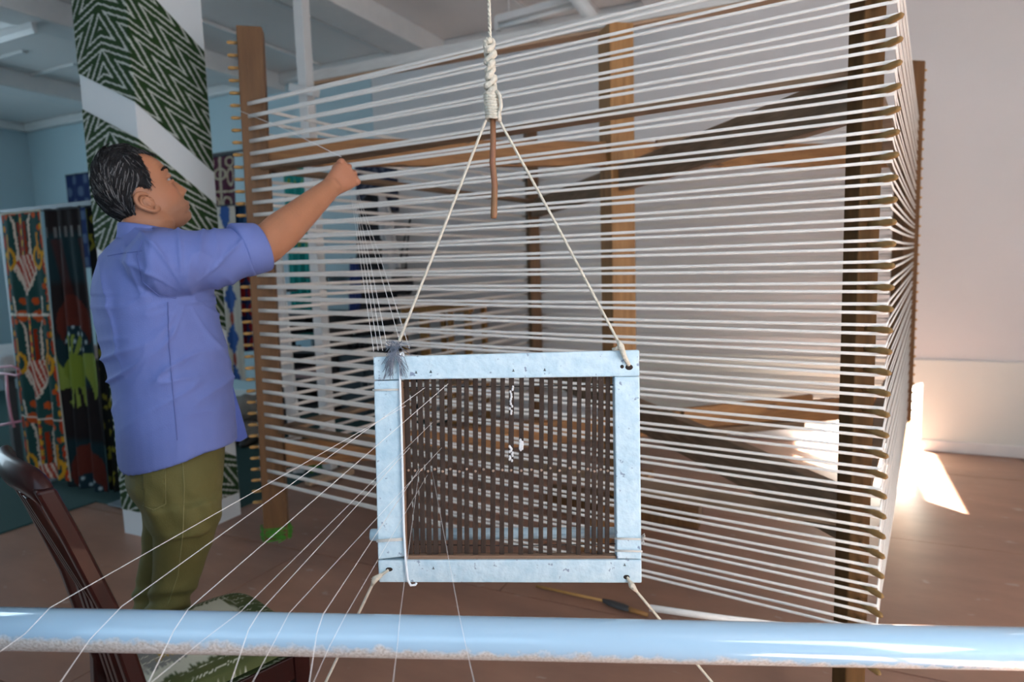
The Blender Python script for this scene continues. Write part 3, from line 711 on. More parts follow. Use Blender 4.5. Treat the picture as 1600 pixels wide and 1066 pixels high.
# shoulders / arm points
SH, EL, WR, KN = Q(258, 408, -.15), Q(412, 386, 0), Q(514, 296, .21), Q(546, 269, .26)
SHl, ELl, WRl = Q(235, 412, .15), Q(245, 560, .25), Q(290, 650, .24)
def limb(pts, rs_, n=20, mb=None, flat=1.0):
    mb = mb or MB(); P = []; R_ = []
    for i in range(len(pts) - 1):
        for k_ in range(6):
            t = k_ / 6; P.append(lerp(pts[i], pts[i + 1], t)); R_.append(lerp(rs_[i], rs_[i + 1], t))
    P.append(pts[-1]); R_.append(rs_[-1]); 
    mb.tube(P, R_, n, flat=flat); return mb
# ---- head surface in its own frame (forward f, up u, side l), units of photo pixels at the man's distance
tilt = math.radians(35); hy = math.radians(9)
hF0 = VX * cos(hy) + VD * sin(hy); hl = VX * sin(hy) - VD * cos(hy)   # l towards the camera
hf = hF0 * cos(tilt) + up * sin(tilt); hu = up * cos(tilt) - hF0 * sin(tilt)
HO = Q(222, 314)
KX = SX / S / cos(hy)
def Hd(f, u, l): return HO + (hF0 * ((f * cos(tilt) - u * sin(tilt)) * KX) + up * (f * sin(tilt) + u * cos(tilt)) + hl * l) * S
def Hinv(p):
    q = (p - HO) / S; a_, b_ = q.dot(hF0) / KX, q.z; return a_ * cos(tilt) + b_ * sin(tilt), -a_ * sin(tilt) + b_ * cos(tilt), q.dot(hl)
FT = [(-67, 40), (-65, 50), (-60, 54), (-56, 54), (-53, 52.5), (-50, 58.5), (-48, 59.5), (-46.6, 57.5), (-45, 61.5), (-42.5, 62.5), (-38, 59), (-30, 57), (-15, 57), (-2, 58.5), (6, 60.5), (13, 63.5), (17, 64.5), (32, 61.5), (42, 57), (55, 48), (65, 39), (75, 26), (81, 12), (85, -2)]
BT = [(-67, 30), (-64, 16), (-58, 4), (-50, -6), (-38, -14), (-25, -25), (-10, -42), (5, -47), (20, -50), (37, -50), (50, -45), (62, -38), (75, -26), (81, -15), (85, -4)]
WT = [(-67, 5), (-64, 13), (-58, 20), (-50, 26), (-40, 31.5), (-25, 36), (-8, 38), (10, 40), (30, 42), (48, 41), (60, 38), (70, 31), (78, 22), (82, 14), (85, 3)]
NS = [(-34, 0), (-31.5, 4), (-30, 11), (-27, 16.5), (-23, 15.2), (-17, 12.5), (-11, 10), (-4, 6.0), (2, 3.0), (10, 0)]
def head_point(u, t, off=0):
    ff, fb, wd = interp(FT, u), interp(BT, u), interp(WT, u); fc = (ff + fb) / 2 - 4; A = ff - fc if cos(t) > 0 else fc - fb
    pw = 2.35; ct, st_ = cos(t), sin(t)
    f = fc + A * math.copysign(abs(ct) ** (2 / pw), ct); l = wd * math.copysign(abs(st_) ** (2 / pw), st_)
    if ct > 0:
        sg = lerp(8.5, 5.0, smooth(-28, 0, u)); f += interp(NS, u) * math.exp(-(l / sg) ** 2)
        if -33 < u < -20: f += 4.2 * math.exp(-((abs(l) - 9.5) / 3.2) ** 2 - ((u + 26.5) / 4) ** 2)
        f -= 5.0 * math.exp(-((abs(l) - 18) / 9) ** 2 - ((u - 3) / 6) ** 2)      # sockets
        f += 1.8 * math.exp(-((abs(l) - 24) / 9) ** 2 - ((u + 14) / 9) ** 2)       # cheekbones
        f += .9 * math.exp(-((abs(l) - 19) / 12) ** 2 - ((u - 15) / 4) ** 2)     # brow ridge
    return f, u, l
us = [-67 + i * 2 for i in range(77)]
body = MB(); hmesh = MB()
hmesh.loft([[Hd(*head_point(u, 2 * pi * k_ / 56)) for k_ in range(56)] for u in us])
# eyelids
for sg in (1, -1):
    hmesh.ball(Hd(52.0, 8.0, 17.5 * sg), 8.2 * S, 9.5 * S, 4.6 * S, (hf, hl, hu), 12)
    hmesh.ball(Hd(51.5, -1.6, 17.5 * sg), 7.8 * S, 9 * S, 4.2 * S, (hf, hl, hu), 12)
# neck
hmesh.loft([ering(c_, hF0, a_, hl, b_, 28, 2.1) for c_, a_, b_ in ((Hd(0, -6, 0), .058, .060), (Q(233, 346), .066, .058), (Q(232, 362), .060, .054), (Q(234, 392), .060, .055))])
body.loft(torso_rings(.032, 10))
limb([Q(245, 414, -.07), Q(258, 418, -.14), Q(330, 407, -.08), lerp(SH, EL, .88), EL], [.045, .052, .048, .046, .048], mb=body)
limb([lerp(SH, EL, .94), EL, lerp(EL, WR, .25), lerp(EL, WR, .62), WR, lerp(WR, KN, .25)], [.046, .0515, .0535, .043, .0315, .031], mb=body)
limb([SHl, ELl, WRl], [.06, .045, .032], mb=body)
# legs and feet
LEGS = [(655, 197, 350), (690, 195, 352), (720, 197, 351), (745, 197, 350), (765, 204, 348), (790, 217, 344), (830, 221, 333), (870, 220, 320), (905, 213, 306), (935, 206, 293), (960, 204, 285), (1010, 200, 276), (1060, 197, 266), (1110, 193, 252), (1142, 192, 246)]
la = math.radians(8); lf = VX * cos(la) + VD * sin(la); lr = VX * sin(la) - VD * cos(la)
def leg_rings(sg, grow, start=4):
    out = []
    for y, xl, xr in LEGS[start:]:
        hw = (xr - xl) / 2 * SX - .010 + grow; sp = .088 if y < 900 else .095
        br_ = min(hw * 1.02, .085) if y < 860 else hw * .98
        out.append(ering(Q((xl + xr) / 2, y, .165 * smooth(760, 950, y)) + lr * (sp * sg), lf, hw, lr, br_, 22, 2.1))
    return out
for sg in (1, -1):
    body.loft(leg_rings(sg, -.022, 6))
    ft = Q(219, 1142, .165) + lr * (.095 * sg); ft.z = 0
    tf = VX * cos(.47) + VD * sin(.47); tl = VX * sin(.47) - VD * cos(.47)
    body.loft([ering(ft + tf * x + up * z, tl, w_, up, h_, 14) for x, z, w_, h_ in ((-.07, .045, .025, .03), (-.03, .05, .033, .045), (.05, .045, .04, .042), (.13, .03, .044, .028), (.17, .022, .03, .018))])
body.loft([ering(Q((xl + xr) / 2, y), lf, (xr - xl) / 2 * SX - .026, lr, .135, 26) for y, xl, xr in LEGS[:5] + [(800, 226, 334)]])
# palm
hd = (KN - WR).normalized(); ax = (Q(563, 297, .27) - Q(549, 250, .26)); ax = (ax - hd * ax.dot(hd)).normalized(); pn = hd.cross(ax).normalized()
pn = pn if pn.dot(CF) > 0 else -pn       # palm side, away from the camera
body.loft([ering(lerp(WR, KN, t) + pn * o_, ax, a_, pn, b_, 20, 2.4) for t, a_, b_, o_ in ((0, .028, .025, 0), (.3, .034, .026, .003), (.7, .043, .026, .004), (1.0, .046, .021, .004), (1.12, .040, .012, .004))])
bodyR = remesh(body, .0045, 3)
hR = remesh(hmesh, .0021, 2, .4)
bodyR.add(hR.v, hR.f)
# left hand (behind), fingers, ears: joined to the same skin
def finger(base, d1, d2, d3, L1, L2, L3, r):
    a_ = base; b_ = a_ + d1 * L1; c_ = b_ + d2 * L2; e_ = c_ + d3 * L3
    pts = [a_ - d1 * .012, a_, lerp(a_, b_, .5), lerp(a_, b_, .95), lerp(b_, c_, .12), lerp(b_, c_, .5), lerp(b_, c_, .95), lerp(c_, e_, .15), lerp(c_, e_, .6), lerp(c_, e_, .92), e_]
    rr_ = [r, r * 1.05, r * .95, r * 1.06, r * 1.04, r * .9, r * .98, r * .92, r * .85, r * .62, r * .2]
    bodyR.tube(pts, rr_, 12)
for i, o_ in enumerate((-.038, -.013, .0125, .036)):
    L1, L2, L3 = ((.042, .026, .021), (.046, .029, .022), (.043, .027, .021), (.034, .021, .019))[i]
    kb = KN + ax * o_ + hd * (.004 if i in (1, 2) else -.003) + pn * .003
    d1 = (hd * .66 + pn * .76 - ax * o_ * 2).normalized(); d2 = (-hd * .75 + pn * .55).normalized(); d3 = (-hd * .85 - pn * .5).normalized()
    bodyR.ball(kb - pn * .0075, .0112, n=10)
    finger(kb, d1, d2, d3, L1, L2, L3, .0102 - .0008 * (i == 3))
tb = lerp(WR, KN, .45) - ax * .020 + pn * .024
finger(tb, (hd * .75 + pn * .6 - ax * .05).normalized(), (hd * .75 + pn * .45 + ax * .35).normalized(), (pn * .1 + ax * .85 + hd * .3).normalized(), .036, .03, .024, .0108)
lh = (WRl - ELl).normalized()
bodyR.ball(WRl + lh * .05, .02, .035, .045, (rh, fh, lh), 12)
for i in range(4):
    b_ = WRl + lh * .085 + fh * (-.027 + .018 * i)
    finger(b_, lh, (lh * .8 + rh * .4).normalized(), (lh * .5 + rh * .7).normalized(), .035, .024, .02, .0085)
finger(WRl + lh * .03 + fh * .03, (lh * .6 + fh * .7).normalized(), lh, (lh + rh * .4).normalized(), .03, .026, .02, .0095)
for sg in (1, -1):
    ec = Hd(-5.5, -5, 39 * sg); ea = (hu * .97 + hf * -.22).normalized(); eb = (hf * .97 + hu * .22).normalized(); out = hl * sg
    def ept(t, k_=1.0, o_=0.0): 
        wq = lerp(.62, 1.0, smooth(-1, .6, sin(t)))
        return ec + ea * (16.5 * S * k_ * sin(t)) + eb * (11.5 * S * k_ * cos(t) * wq) + out * ((5.5 + o_ - 3.0 * cos(t)) * S)
    ts = [.35 + i * (2 * pi - 1.15) / 22 for i in range(23)]
    bodyR.tube([ept(t) for t in ts], [S * (3.2 if i > 1 else 2.4) for i in range(23)], 8)
    bodyR.tube([ept(t, .58, -1.5) for t in ts[2:19]], S * 2.2, 8)
    bodyR.ball(ec + out * 1.0 * S, 14 * S, 11 * S, 3.2 * S, (ea, eb, out), 12)
    bodyR.ball(ec - ea * 15.5 * S + eb * 4 * S + out * 2.5 * S, 5.5 * S, 5 * S, 3.4 * S, (ea, eb, out), 10)
    bodyR.ball(ec + eb * 9 * S + out * 1.0 * S - ea * 1 * S, 4.5 * S, 3 * S, 3.4 * S, (ea, eb, out), 10)
    bodyR.ball(ec + out * 3.4 * S - ea * 3 * S + eb * 1.5 * S, 5 * S, 3.6 * S, 1.6 * S, (ea, eb, out), 8)
bd = obj('body', bodyR, 'skin', man, smooth_=True, recalc=False)
def skin_col(p, i):
    c = V((.37, .165, .088)); f, u, l = Hinv(p)
    n_ = noise.noise(p * 30) * .5 + .5; c = c * (.94 + .12 * n_)
    if (p - HO).length < .2:
        lip = math.exp(-((u + 47) / 4.2) ** 2) * smooth(48, 56, f) * (1 - smooth(11, 16, abs(l)))
        c = c.lerp(V((.30, .075, .062)), lip * .95)
        bd_ = smooth(-26, -36, u) * smooth(5, 30, f) * (1 - lip); c = c.lerp(V((.22, .125, .09)), .38 * bd_)
        c = c.lerp(V((.40, .155, .09)), .5 * math.exp(-((u + 16) / 10) ** 2 - ((abs(l) - 26) / 10) ** 2))
        c = c.lerp(V((.20, .08, .05)), .8 * math.exp(-((u + 46.6) / .9) ** 2) * smooth(50, 56, f) * (1 - smooth(11, 15, abs(l))))
        for uu in (27, 33, 39):
            c = c.lerp(V((.28, .12, .07)), .35 * math.exp(-((u - uu - 1.5 * sin(l * .15)) / .9) ** 2) * smooth(38, 50, f))
    hand = 1 - smooth(.05, .10, (p - KN).length); c = c.lerp(V((.42, .18, .11)), .4 * hand)
    return c
colour(bd, skin_col)
# eyes, brows
for sg in (1, -1):
    e0 = Hd(52.0, 3.4, 17.5 * sg)
    ey = obj('eye', MB().ball(e0, 6.8 * S, n=14), 'eyewhite', man, smooth_=True)
    gz = (hf * .80 + hl * .58 * sg).normalized(); 
    obj('iris', MB().ball(e0 + gz * 4.2 * S, 3.2 * S, 4.6 * S, 4.6 * S, (gz, gz.cross(hu).normalized(), hu), 10), 'iris', ey, smooth_=True)
    q = MB()
    for i in range(34):
        t = i / 33; l_ = lerp(8, 31, t) * sg; u_ = 15.5 + 5 * sin(t * 2.2) + random.uniform(-1.5, 1.5)
        f_, _, _2 = head_point(u_, math.asin(min(1, (abs(l_) / interp(WT, u_)) ** 1.175)) * sg)
        p0 = Hd(f_ + .3, u_ - 1, l_); q.tube([p0, Hd(f_ + 1.2, u_ + 1.2, l_ + 2.0 * sg), Hd(f_ - .4, u_ + 1.6, l_ + 5 * sg)], [.0009, .0008, .0003], 5)
    obj('eyebrow', q, 'hair', man)
# hair: a thick shell over the skull, tucked under the skin where there is none
HL = [(-80, -16), (-46, -16), (-32, -14), (-26, -10), (-21, 0), (-15, 17), (0, 17), (8, 7), (19, 5.5), (24, 15), (29, 33), (34, 55), (45, 50), (56, 41), (62, 38), (72, 38)]
hm = MB(); hus = [-30 + i * 1.6 for i in range(74)]; rings = []; NH = 110
for u in hus:
    r_ = []
    for k_ in range(NH):
        t = 2 * pi * k_ / NH; f, uu, l = head_point(min(u, 85), t)
        d = uu - interp(HL, f); cov = smooth(-1.0, 7, d + 2.2 * noise.noise(V((f * .2, uu * .2, l * .2))))
        th = lerp(-5, 3.2 + 4.2 * smooth(8, 40, d), cov)
        th += cov * (1.3 * noise.noise(V((f * .10, uu * .30, l * .25))) + .8 * noise.noise(V((f * .3, uu * .8, l * .7 + 4))))
        nrm = V(((f + 0) / 52, (uu - 18) / 66, l / 42)); nrm.normalize()
        r_.append(Hd(f + nrm.x * th, uu + nrm.y * th, l + nrm.z * th))
    rings.append(r_)
hm.loft(rings)
hair = obj('hair', hm, 'hair', man, smooth_=True)
M['greyhair'] = mat('grey_hair', (.085, .088, .092), rough=.5)
hs = MB(); rr2 = random.Random(3); hang_ = math.radians(1)
def hair_top(f, u, l):
    n_ = V((f / 52, (u - 18) / 66, l / 42)); n_.normalize(); return n_
for i in range(2600):
    u0 = rr2.uniform(-12, 88); t0 = rr2.uniform(0, 2 * pi); f, u, l = head_point(min(u0, 84.5), t0)
    if u0 - interp(HL, f) < 2.5: continue
    pts_ = []; grow = rr2.uniform(0, 1.2)
    for k_ in range(4):
        d = u - interp(HL, f); n_ = hair_top(f, u, l)
        if k_ and d < -2: break
        th = 3.4 + 4.2 * smooth(8, 40, d) + grow + k_ * .15
        pts_.append(Hd(f + n_.x * th, u + n_.y * th, l + n_.z * th))
        away = V((f + 8, u - 92, l * 1.1)) if u < 70 or f < 5 else V((1, -.25, .25 * (1 if l > 0 else -1)))   # combed from the crown, forward on top
        tg = away - n_ * away.dot(n_); tg.normalize(); tg = (tg + V((rr2.uniform(-.25, .25), rr2.uniform(-.2, .2), rr2.uniform(-.2, .2)))) * 4.0
        f, u, l = f + tg.x, u + tg.y, l + tg.z
        if u < 84: # drop back to the skull
            q_ = math.atan2(l / max(4, interp(WT, u)), (f - (interp(FT, u) + interp(BT, u)) / 2) / max(6, (interp(FT, u) - interp(BT, u)) / 2)); f, _u, l = head_point(u, q_)
    if len(pts_) > 2:
        r_ = rr2.uniform(.0006, .0011); side_ = abs(l) > 22 and u < 62
        hs.tube(pts_, [r_, r_, r_ * .9, r_ * .4][:len(pts_)], 3, mi=1 if rr2.random() < (.24 if side_ else .07) else 0)
obj('hair_locks', hs, ['hair', 'greyhair'], hair, kind='stuff')
# ---- shirt
sh = MB(); sh.loft(torso_rings(0, 99, 1))
limb([Q(245, 408, -.09), Q(258, 414, -.15), Q(330, 405, -.08), lerp(SH, EL, .88)], [.078, .084, .073, .062], n=24, mb=sh)
limb([lerp(Q(235, 402, .05), SHl, .5), SHl, lerp(SHl, ELl, .8)], [.075, .078, .066], n=24, mb=sh)
shR = remesh(sh, .0048, 10)
ARM = (EL - SH); ARMn = ARM.normalized()
pit = Q(300, 470, -.1)
def fold(p): return 1.25 * fold0(p)
def fold0(p):
    x, y = pix(p); q = p - SH; ta = q.dot(ARMn)
    d = .0045 * noise.noise(V((x * .018, y * .010, p.dot(CF) * 4)))
    # pulls radiating from the armpit, cross wrinkles on the sleeve, drape at the waist
    def ridge(a_, b_, o_): return (1 - abs(noise.noise(V((a_, b_, o_)))) * 2.2) ** 3 if abs(noise.noise(V((a_, b_, o_)))) < .45 else 0.0
    r = math.hypot(x - 292, y - 462); a_ = math.atan2(y - 462, x - 292)
    w1 = math.exp(-((r - 95) / 55) ** 2); d += .0075 * w1 * ridge(a_ * 2.3 + .3, r * .006, 1.5)
    if x > 262 and y < 475: d += .0065 * ridge((x * .75 - y * .45) * .022, (x + y) * .006, 3.2) * smooth(262, 300, x)
    w2 = math.exp(-((y - 585) / 60) ** 2); d += .0075 * w2 * ridge((y + x * .55) * .022, (x - y) * .006, 7.1)
    w3 = math.exp(-((x - 190) / 55) ** 2) * math.exp(-((y - 470) / 85) ** 2); d += .0075 * w3 * ridge((x - y * .22) * .028, y * .006, 5.3)
    d += .0045 * smooth(610, 660, y) * ridge((x * .8 + y * .3) * .02, y * .008, 9.4)
    d *= 1 - .85 * smooth(672, 700, y)
    return d
tm = bpy.data.meshes.new('t'); tm.from_pydata(shR.v, [], shR.f); tm.update()
nrms = [v.normal.copy() for v in tm.vertices]; bpy.data.meshes.remove(tm)
shR.v = [p + n_ * fold(p) for p, n_ in zip(shR.v, nrms)]
shirt = obj('shirt', shR, 'shirt', man, smooth_=True, recalc=False)
# rolled cuff
c1, c2 = lerp(SH, EL, .72), lerp(SH, EL, .985)
rings = []
ux = ARMn.cross(up).normalized(); uy = ux.cross(ARMn)
for t, r_ in ((0, .060), (.03, .0715), (.1, .0735), (.5, .071), (.9, .0675), (1.0, .065), (1.01, .061), (.9, .058), (.6, .056)):
    c0 = lerp(c1, c2, t); rings.append([c0 + ux * (r_ * cos(2 * pi * k_ / 36)) + uy * (r_ * sin(2 * pi * k_ / 36)) + ARMn * (.010 * -sin(2 * pi * k_ / 36)) + ux * 0 for k_ in range(36)])
obj('rolled_cuff', MB().loft(rings, cap=False), 'shirt', shirt, smooth_=True)
# collar band
rings = []
nc = Q(231, 366)
for z, g_ in ((-.022, .010), (-.008, .006), (.016, .003), (.019, .0), (.014, -.004), (-.01, -.004)):
    rings.append([nc + hF0 * ((.067 + g_) * cos(2 * pi * k_ / 40)) + hl * ((.066 + g_) * sin(2 * pi * k_ / 40)) + up * (z - .012 * cos(2 * pi * k_ / 40)) for k_ in range(40)])
obj('collar', MB().loft(rings, cap=False), 'shirt', shirt, smooth_=True)
q = MB()
fl_ = [(238, 357, .0), (256, 357, -.01), (272, 360, -.03), (262, 371, -.085), (244, 374, -.10)]
q.loft([[Q(x, y, d - .062) + CF * 0 for x, y, d in fl_], [Q(x, y, d - .067) + up * .003 for x, y, d in fl_]])
obj('collar_point', q, 'shirt', shirt, smooth_=True)
def project_strip(src, pts, r, name, mtl, parent, off=.0015):
    """a stitched seam laid on a cloth surface along points seen from the front"""
    from mathutils.bvhtree import BVHTree
    bv = BVHTree.FromPolygons(src.v, src.f); out = []
    for (x, y) in pts:
        d = ray(x, y).normalized(); h = bv.ray_cast(O, d)
        if h[0] is not None: out.append(h[0] - d * off)
    if len(out) > 2: return obj(name, MB().tube(out, r, 5), mtl, parent, smooth_=True)
def dense(pts, n=14):
    o_ = []
    for a, b in zip(pts, pts[1:]): o_ += [lerp2(a, b, i / n) for i in range(n)]
    return o_ + [pts[-1]]
project_strip(shR, dense([(222, 375), (214, 400), (222, 440), (248, 462), (275, 466)]), .0013, 'shoulder_seam', 'seam', shirt)
project_strip(shR, dense([(262, 472), (264, 540), (270, 610), (277, 688)]), .0011, 'side_seam', 'seam', shirt)
project_strip(shR, dense([(168, 400), (190, 396), (222, 392)]), .0011, 'yoke_seam', 'seam', shirt)
# far front panel hanging open
q = MB()
pan = [(352, 560, .0), (366, 610, .02), (378, 650, .03), (387, 683, .03), (376, 690, .01), (352, 690, -.01)]
q.loft([[Q(x, y, .05 + d) for x, y, d in pan], [Q(x, y, .056 + d) for x, y, d in pan]])
obj('shirt_front_panel', q, 'shirt_shaded', shirt, smooth_=False)
# ---- trousers
tr = MB()
for sg in (1, -1): tr.loft(leg_rings(sg, 0, 4))
tr.loft([ering(Q((xl + xr) / 2, y), lf, (xr - xl) / 2 * SX, lr, .165 if i < 4 else .155, 28) for i, (y, xl, xr) in enumerate(LEGS[:5] + [(792, 219, 343), (815, 224, 336)])])
trR = remesh(tr, .0055, 18)
tm = bpy.data.meshes.new('t'); tm.from_pydata(trR.v, [], trR.f); tm.update(); nrms = [v.normal.copy() for v in tm.vertices]; bpy.data.meshes.remove(tm)
def tfold(p):
    x, y = pix(p); d = .003 * noise.noise(V((x * .03, y * .02, 4)))
    d += .0055 * smooth(895, 935, y) * sin(y * .21 + x * .035 + noise.noise(V((x * .03, y * .02, 2)))) * (1 - smooth(980, 1010, y))
    d += .0035 * math.exp(-((y - 800) / 45) ** 2) * sin(y * .10 - x * .12 + 2 * noise.noise(V((x * .02, y * .02, 6))))
    d += .004 * smooth(1080, 1130, y) * sin(y * .25)
    return d
trR.v = [p + n_ * tfold(p) for p, n_ in zip(trR.v, nrms)]
trs = obj('trousers', trR, 'olive', man, smooth_=True, recalc=False)
# back pocket: a raised patch of the same cloth
keep = [i for i, f_ in enumerate(trR.f) if all(222 + (pix(trR.v[j])[1] - 705) * .02 < pix(trR.v[j])[0] < 258 + (pix(trR.v[j])[1] - 705) * .02 and 708 < pix(trR.v[j])[1] < 795 and (trR.v[j] - Q(240, 750)).dot(CF) < -.03 for j in f_)]
q = MB(); mp_ = {}
for i in keep:
    idx = []
    for j in trR.f[i]:
        if j not in mp_: mp_[j] = len(q.v); q.v.append(trR.v[j] + nrms[j] * .0022)
        idx.append(mp_[j])
    q.f.append(tuple(idx)); q.m.append(0)
if q.f:
    pk = obj('back_pocket', q, 'olive', trs, smooth_=True, recalc=False); md = pk.modifiers.new('t', 'SOLIDIFY'); md.thickness = .003
project_strip(trR, dense([(222, 712), (258, 707), (259, 788), (240, 797), (223, 790)]), .0008, 'pocket_stitching', 'stitch', trs, .003)
project_strip(trR, dense([(283, 690), (288, 760), (286, 830), (278, 900), (262, 945)]), .0011, 'outer_seam', 'stitch', trs)
project_strip(trR, dense([(285, 708), (305, 708), (325, 702), (340, 693)]), .0011, 'front_pocket_edge', 'stitch', trs)
tf = VX * cos(.47) + VD * sin(.47); tl = VX * sin(.47) - VD * cos(.47)
for sg in (1, -1):
    ft = Q(219, 1142, .165) + lr * (.095 * sg); ft.z = 0
    obj('shoe', MB().loft([ering(ft + tf * x + up * z, tl, w_, up, h_, 18, 2.8) for x, z, w_, h_ in ((-.085, .045, .02, .035), (-.075, .05, .036, .049), (-.02, .055, .041, .054), (.06, .046, .047, .045), (.14, .034, .05, .033), (.19, .026, .036, .025), (.20, .022, .02, .017))]), 'shoe', man, smooth_=True)

# ================================================================= LEFT: DISPLAY RACK WITH IKAT CLOTHS
RX1, RY = -3.88, 2.59; RX0 = RX1 - 1.0; RZ = 1.835
rk = root('display_rack', ((RX0 + RX1) / 2, RY, 0), 'grey metal display rack standing on the green carpet behind the man', 'rack')
for x in (RX0, RX1):
    obj('upright', MB().box((x, RY, RZ / 2 + .01), .062, .05, RZ), 'metal', rk, bevel=.004)
    obj('foot', MB().box((x, RY, .016), .16, .20, .014), 'metal', rk, bevel=.003)
obj('top_bar', MB().box(((RX0 + RX1) / 2, RY, RZ + .005), RX1 - RX0 + .07, .05, .03), 'metal', rk, bevel=.004)
obj('top_bar', MB().box((RX0 - .45, RY, RZ + .005), .84, .05, .03), 'metal', rk, bevel=.004)
obj('upright', MB().box((RX0 - .87, RY, RZ / 2 + .01), .05, .05, RZ), 'metal', rk, bevel=.004)
def cloth(name, x0, x1, z0, z1, y, fn, lab, mtl='silkcloth', wave=.012, nw=3.0, nu=70, nv=190, flare=0, grp=None, fold_over=None):
    m = MB(); k1, k2 = random.uniform(0, 6), random.uniform(0, 6)
    def P(u, v):
        s = 1 - v
        xx = lerp(x0, x1, u) + flare * s * (u - .2)
        yy = y + wave * (.35 + s * .9) * sin(u * nw * 2 * pi + k1 + s * .8) + .4 * wave * sin(u * 13 + k2 + s * 3) - .02 * s
        return V((xx, yy, lerp(z0, z1, v) + .004 * sin(u * 9 + k1) * s))
    m.grid(P, nu, nv)
    o = obj(name, m, mtl, smooth_=True, recalc=False, label=lab, cat='cloth', group=grp)
    md = o.modifiers.new('t', 'SOLIDIFY'); md.thickness = .002
    colour(o, lambda p, i: fn((i % (nu + 1)) / nu, (i // (nu + 1)) / nv))
    # rolled-over top hem
    hem = MB().tube([P(u / 20, 1.0) + V((0, .0, 0)) for u in range(21)], .008, 6)
    obj('top_hem', hem, 'cloth_edge' if 'pale' in lab else mtl_dark, o, smooth_=True)
    return o
mtl_dark = mat('dark_hem', (.03, .04, .05), rough=.8)
def nz2(u, v, s, o): return noise.noise(V((u * s, v * s, o)))
def sd_ell(u, v, cu_, cv, ru, rv): return math.hypot((u - cu_) / ru, (v - cv) / rv)
TEAL, RED, YEL, WHT, ORG_ = V((.018, .062, .058)), V((.42, .045, .012)), V((.55, .28, .02)), V((.60, .52, .43)), V((.50, .10, .02))
def ikat_green(u, v):
    u = u + .012 * nz2(u, v * 8, 14, 1); c = TEAL.copy(); w_ = abs(u - .5)
    vv = (v * 2.55 + .34) % 1.0   # medallion repeat down the cloth
    ed = .035 * nz2(u * 3, v * 40, 3, 3)
    # bell shaped medallion
    d = w_ - interp([(0, .02), (.10, .05), (.25, .22), (.34, .20), (.36, .0)], (vv - .12)) if .12 < vv < .50 else .5
    if .12 < vv < .50:
        hb = interp([(.12, .01), (.20, .10), (.34, .23), (.40, .24), (.46, .19), (.50, .17)], vv) + ed
        if w_ < hb + .03: c = WHT.copy()
        if w_ < hb - .01:
            st_ = sin(u * 70 + 18 * abs(u - .5) + vv * 40); c = V((.34, .05, .03)).lerp(WHT, smooth(.1, .5, st_))
    # legs running below the medallion, with yellow pillar
    if vv >= .50 or vv < .10:
        q_ = vv if vv >= .5 else vv + 1
        lg = abs(w_ - interp([(.5, .17), (.8, .19), (.95, .30), (1.1, .34)], q_))
        if lg < .020 + ed * .4: c = WHT.copy()
        if w_ < .042 + ed * .6 and q_ < .92: c = YEL.copy().lerp(RED, smooth(0, .6, sin(q_ * 60)))
        elif .08 < w_ < .13 and q_ < .8: c = RED * .6
    # horned yellow scrolls
    sc = abs(math.hypot((w_ - .33) / .10, (vv - .46) / .09) - 1)
    if sc < .22 + ed: c = YEL.copy()
    if abs(w_ - .36) < .025 and .46 < vv < .70: c = YEL.copy().lerp(RED, .3)
    # red rounds and side buds
    for (cw, cv, r_) in ((.20, .92, .10), (.17, .06, .065), (.33, .86, .05), (.42, .20, .045), (.43, .74, .05)):
        if math.hypot((w_ - cw) / r_, (vv - cv) / (r_ * .55)) < 1 + ed * 4: c = ORG_.copy().lerp(RED, .4)
    if w_ > .42 and math.hypot((w_ - .465) / .026, (((vv * 4) % 1) - .5) / .30) < 1 + ed * 5: c = RED.copy()
    if w_ > .42 and math.hypot((w_ - .455) / .022, (((vv * 4 + .5) % 1) - .5) / .12) < 1: c = YEL.copy()
    if abs(vv - .93) < .006 + abs(ed) * .3: c = V((.62, .60, .52))
    if u > .975: c = V((.40, .40, .33))
    return c
def ikat_dark(u, v):
    ed = .05 * nz2(u * 2, v * 30, 3, 8); c = V((.018, .014, .015)).lerp(V((.012, .030, .036)), smooth(-.2, .4, sin(v * 17)))
    vv = (v * 1.85 + .30) % 1
    if math.hypot((u - .5) / .42, (vv - .40) / .20) < 1 + ed: c = V((.09, .02, .014))
    if math.hypot((u - .5) / .33, (vv - .30) / .10) < 1 + ed: c = V((.012, .03, .04)).lerp(V((.35, .45, .48)), smooth(.45, .9, sin(u * 42) * sin(v * 120)))
    r_ = math.hypot((u - .42) / .30, (v - .43) / .062); a_ = math.atan2(v - .43, u - .42)
    if r_ < 1: c = V((.16, .22, .03))
    elif r_ < 2.1 and smooth(.55, .8, abs(sin(a_ * 5 + r_ * .9))) > .5: c = V((.20, .26, .05))
    if abs(v - .92) < .02 and sin(u * 38) > .3: c = V((.13, .13, .13))
    if .62 < v < .90: c = c.lerp(V((.075, .016, .012)), .5 * smooth(-.1, .4, sin(u * 9 + v * 6)))
    return c
def ikat_black(u, v):
    e = sin(u * 16 + 3 * nz2(u, v * 9, 4, 2)) * sin(v * 34); c = V((.012, .013, .012))
    if e > .55: c = V((.16, .15, .02))
    if u < .10: c = V((.20, .22, .03))
    return c
cloth('ikat_cloth', RX0 + .04, RX0 + .46, .10, RZ - .012, RY - .045, ikat_green, 'teal ikat cloth with red and yellow motifs and a pale edge, on the rack', wave=.012, flare=.05)
cloth('ikat_cloth', RX0 + .475, RX1 - .17, .065, RZ - .012, RY - .022, ikat_dark, 'dark ikat cloth with lime burst motif, between two others on the rack', wave=.016, flare=.05)
cloth('ikat_cloth', RX1 - .19, RX1 - .045, .07, RZ - .012, RY + .012, ikat_black, 'narrow black and yellow cloth at the right end of the rack', wave=.012, nu=40)
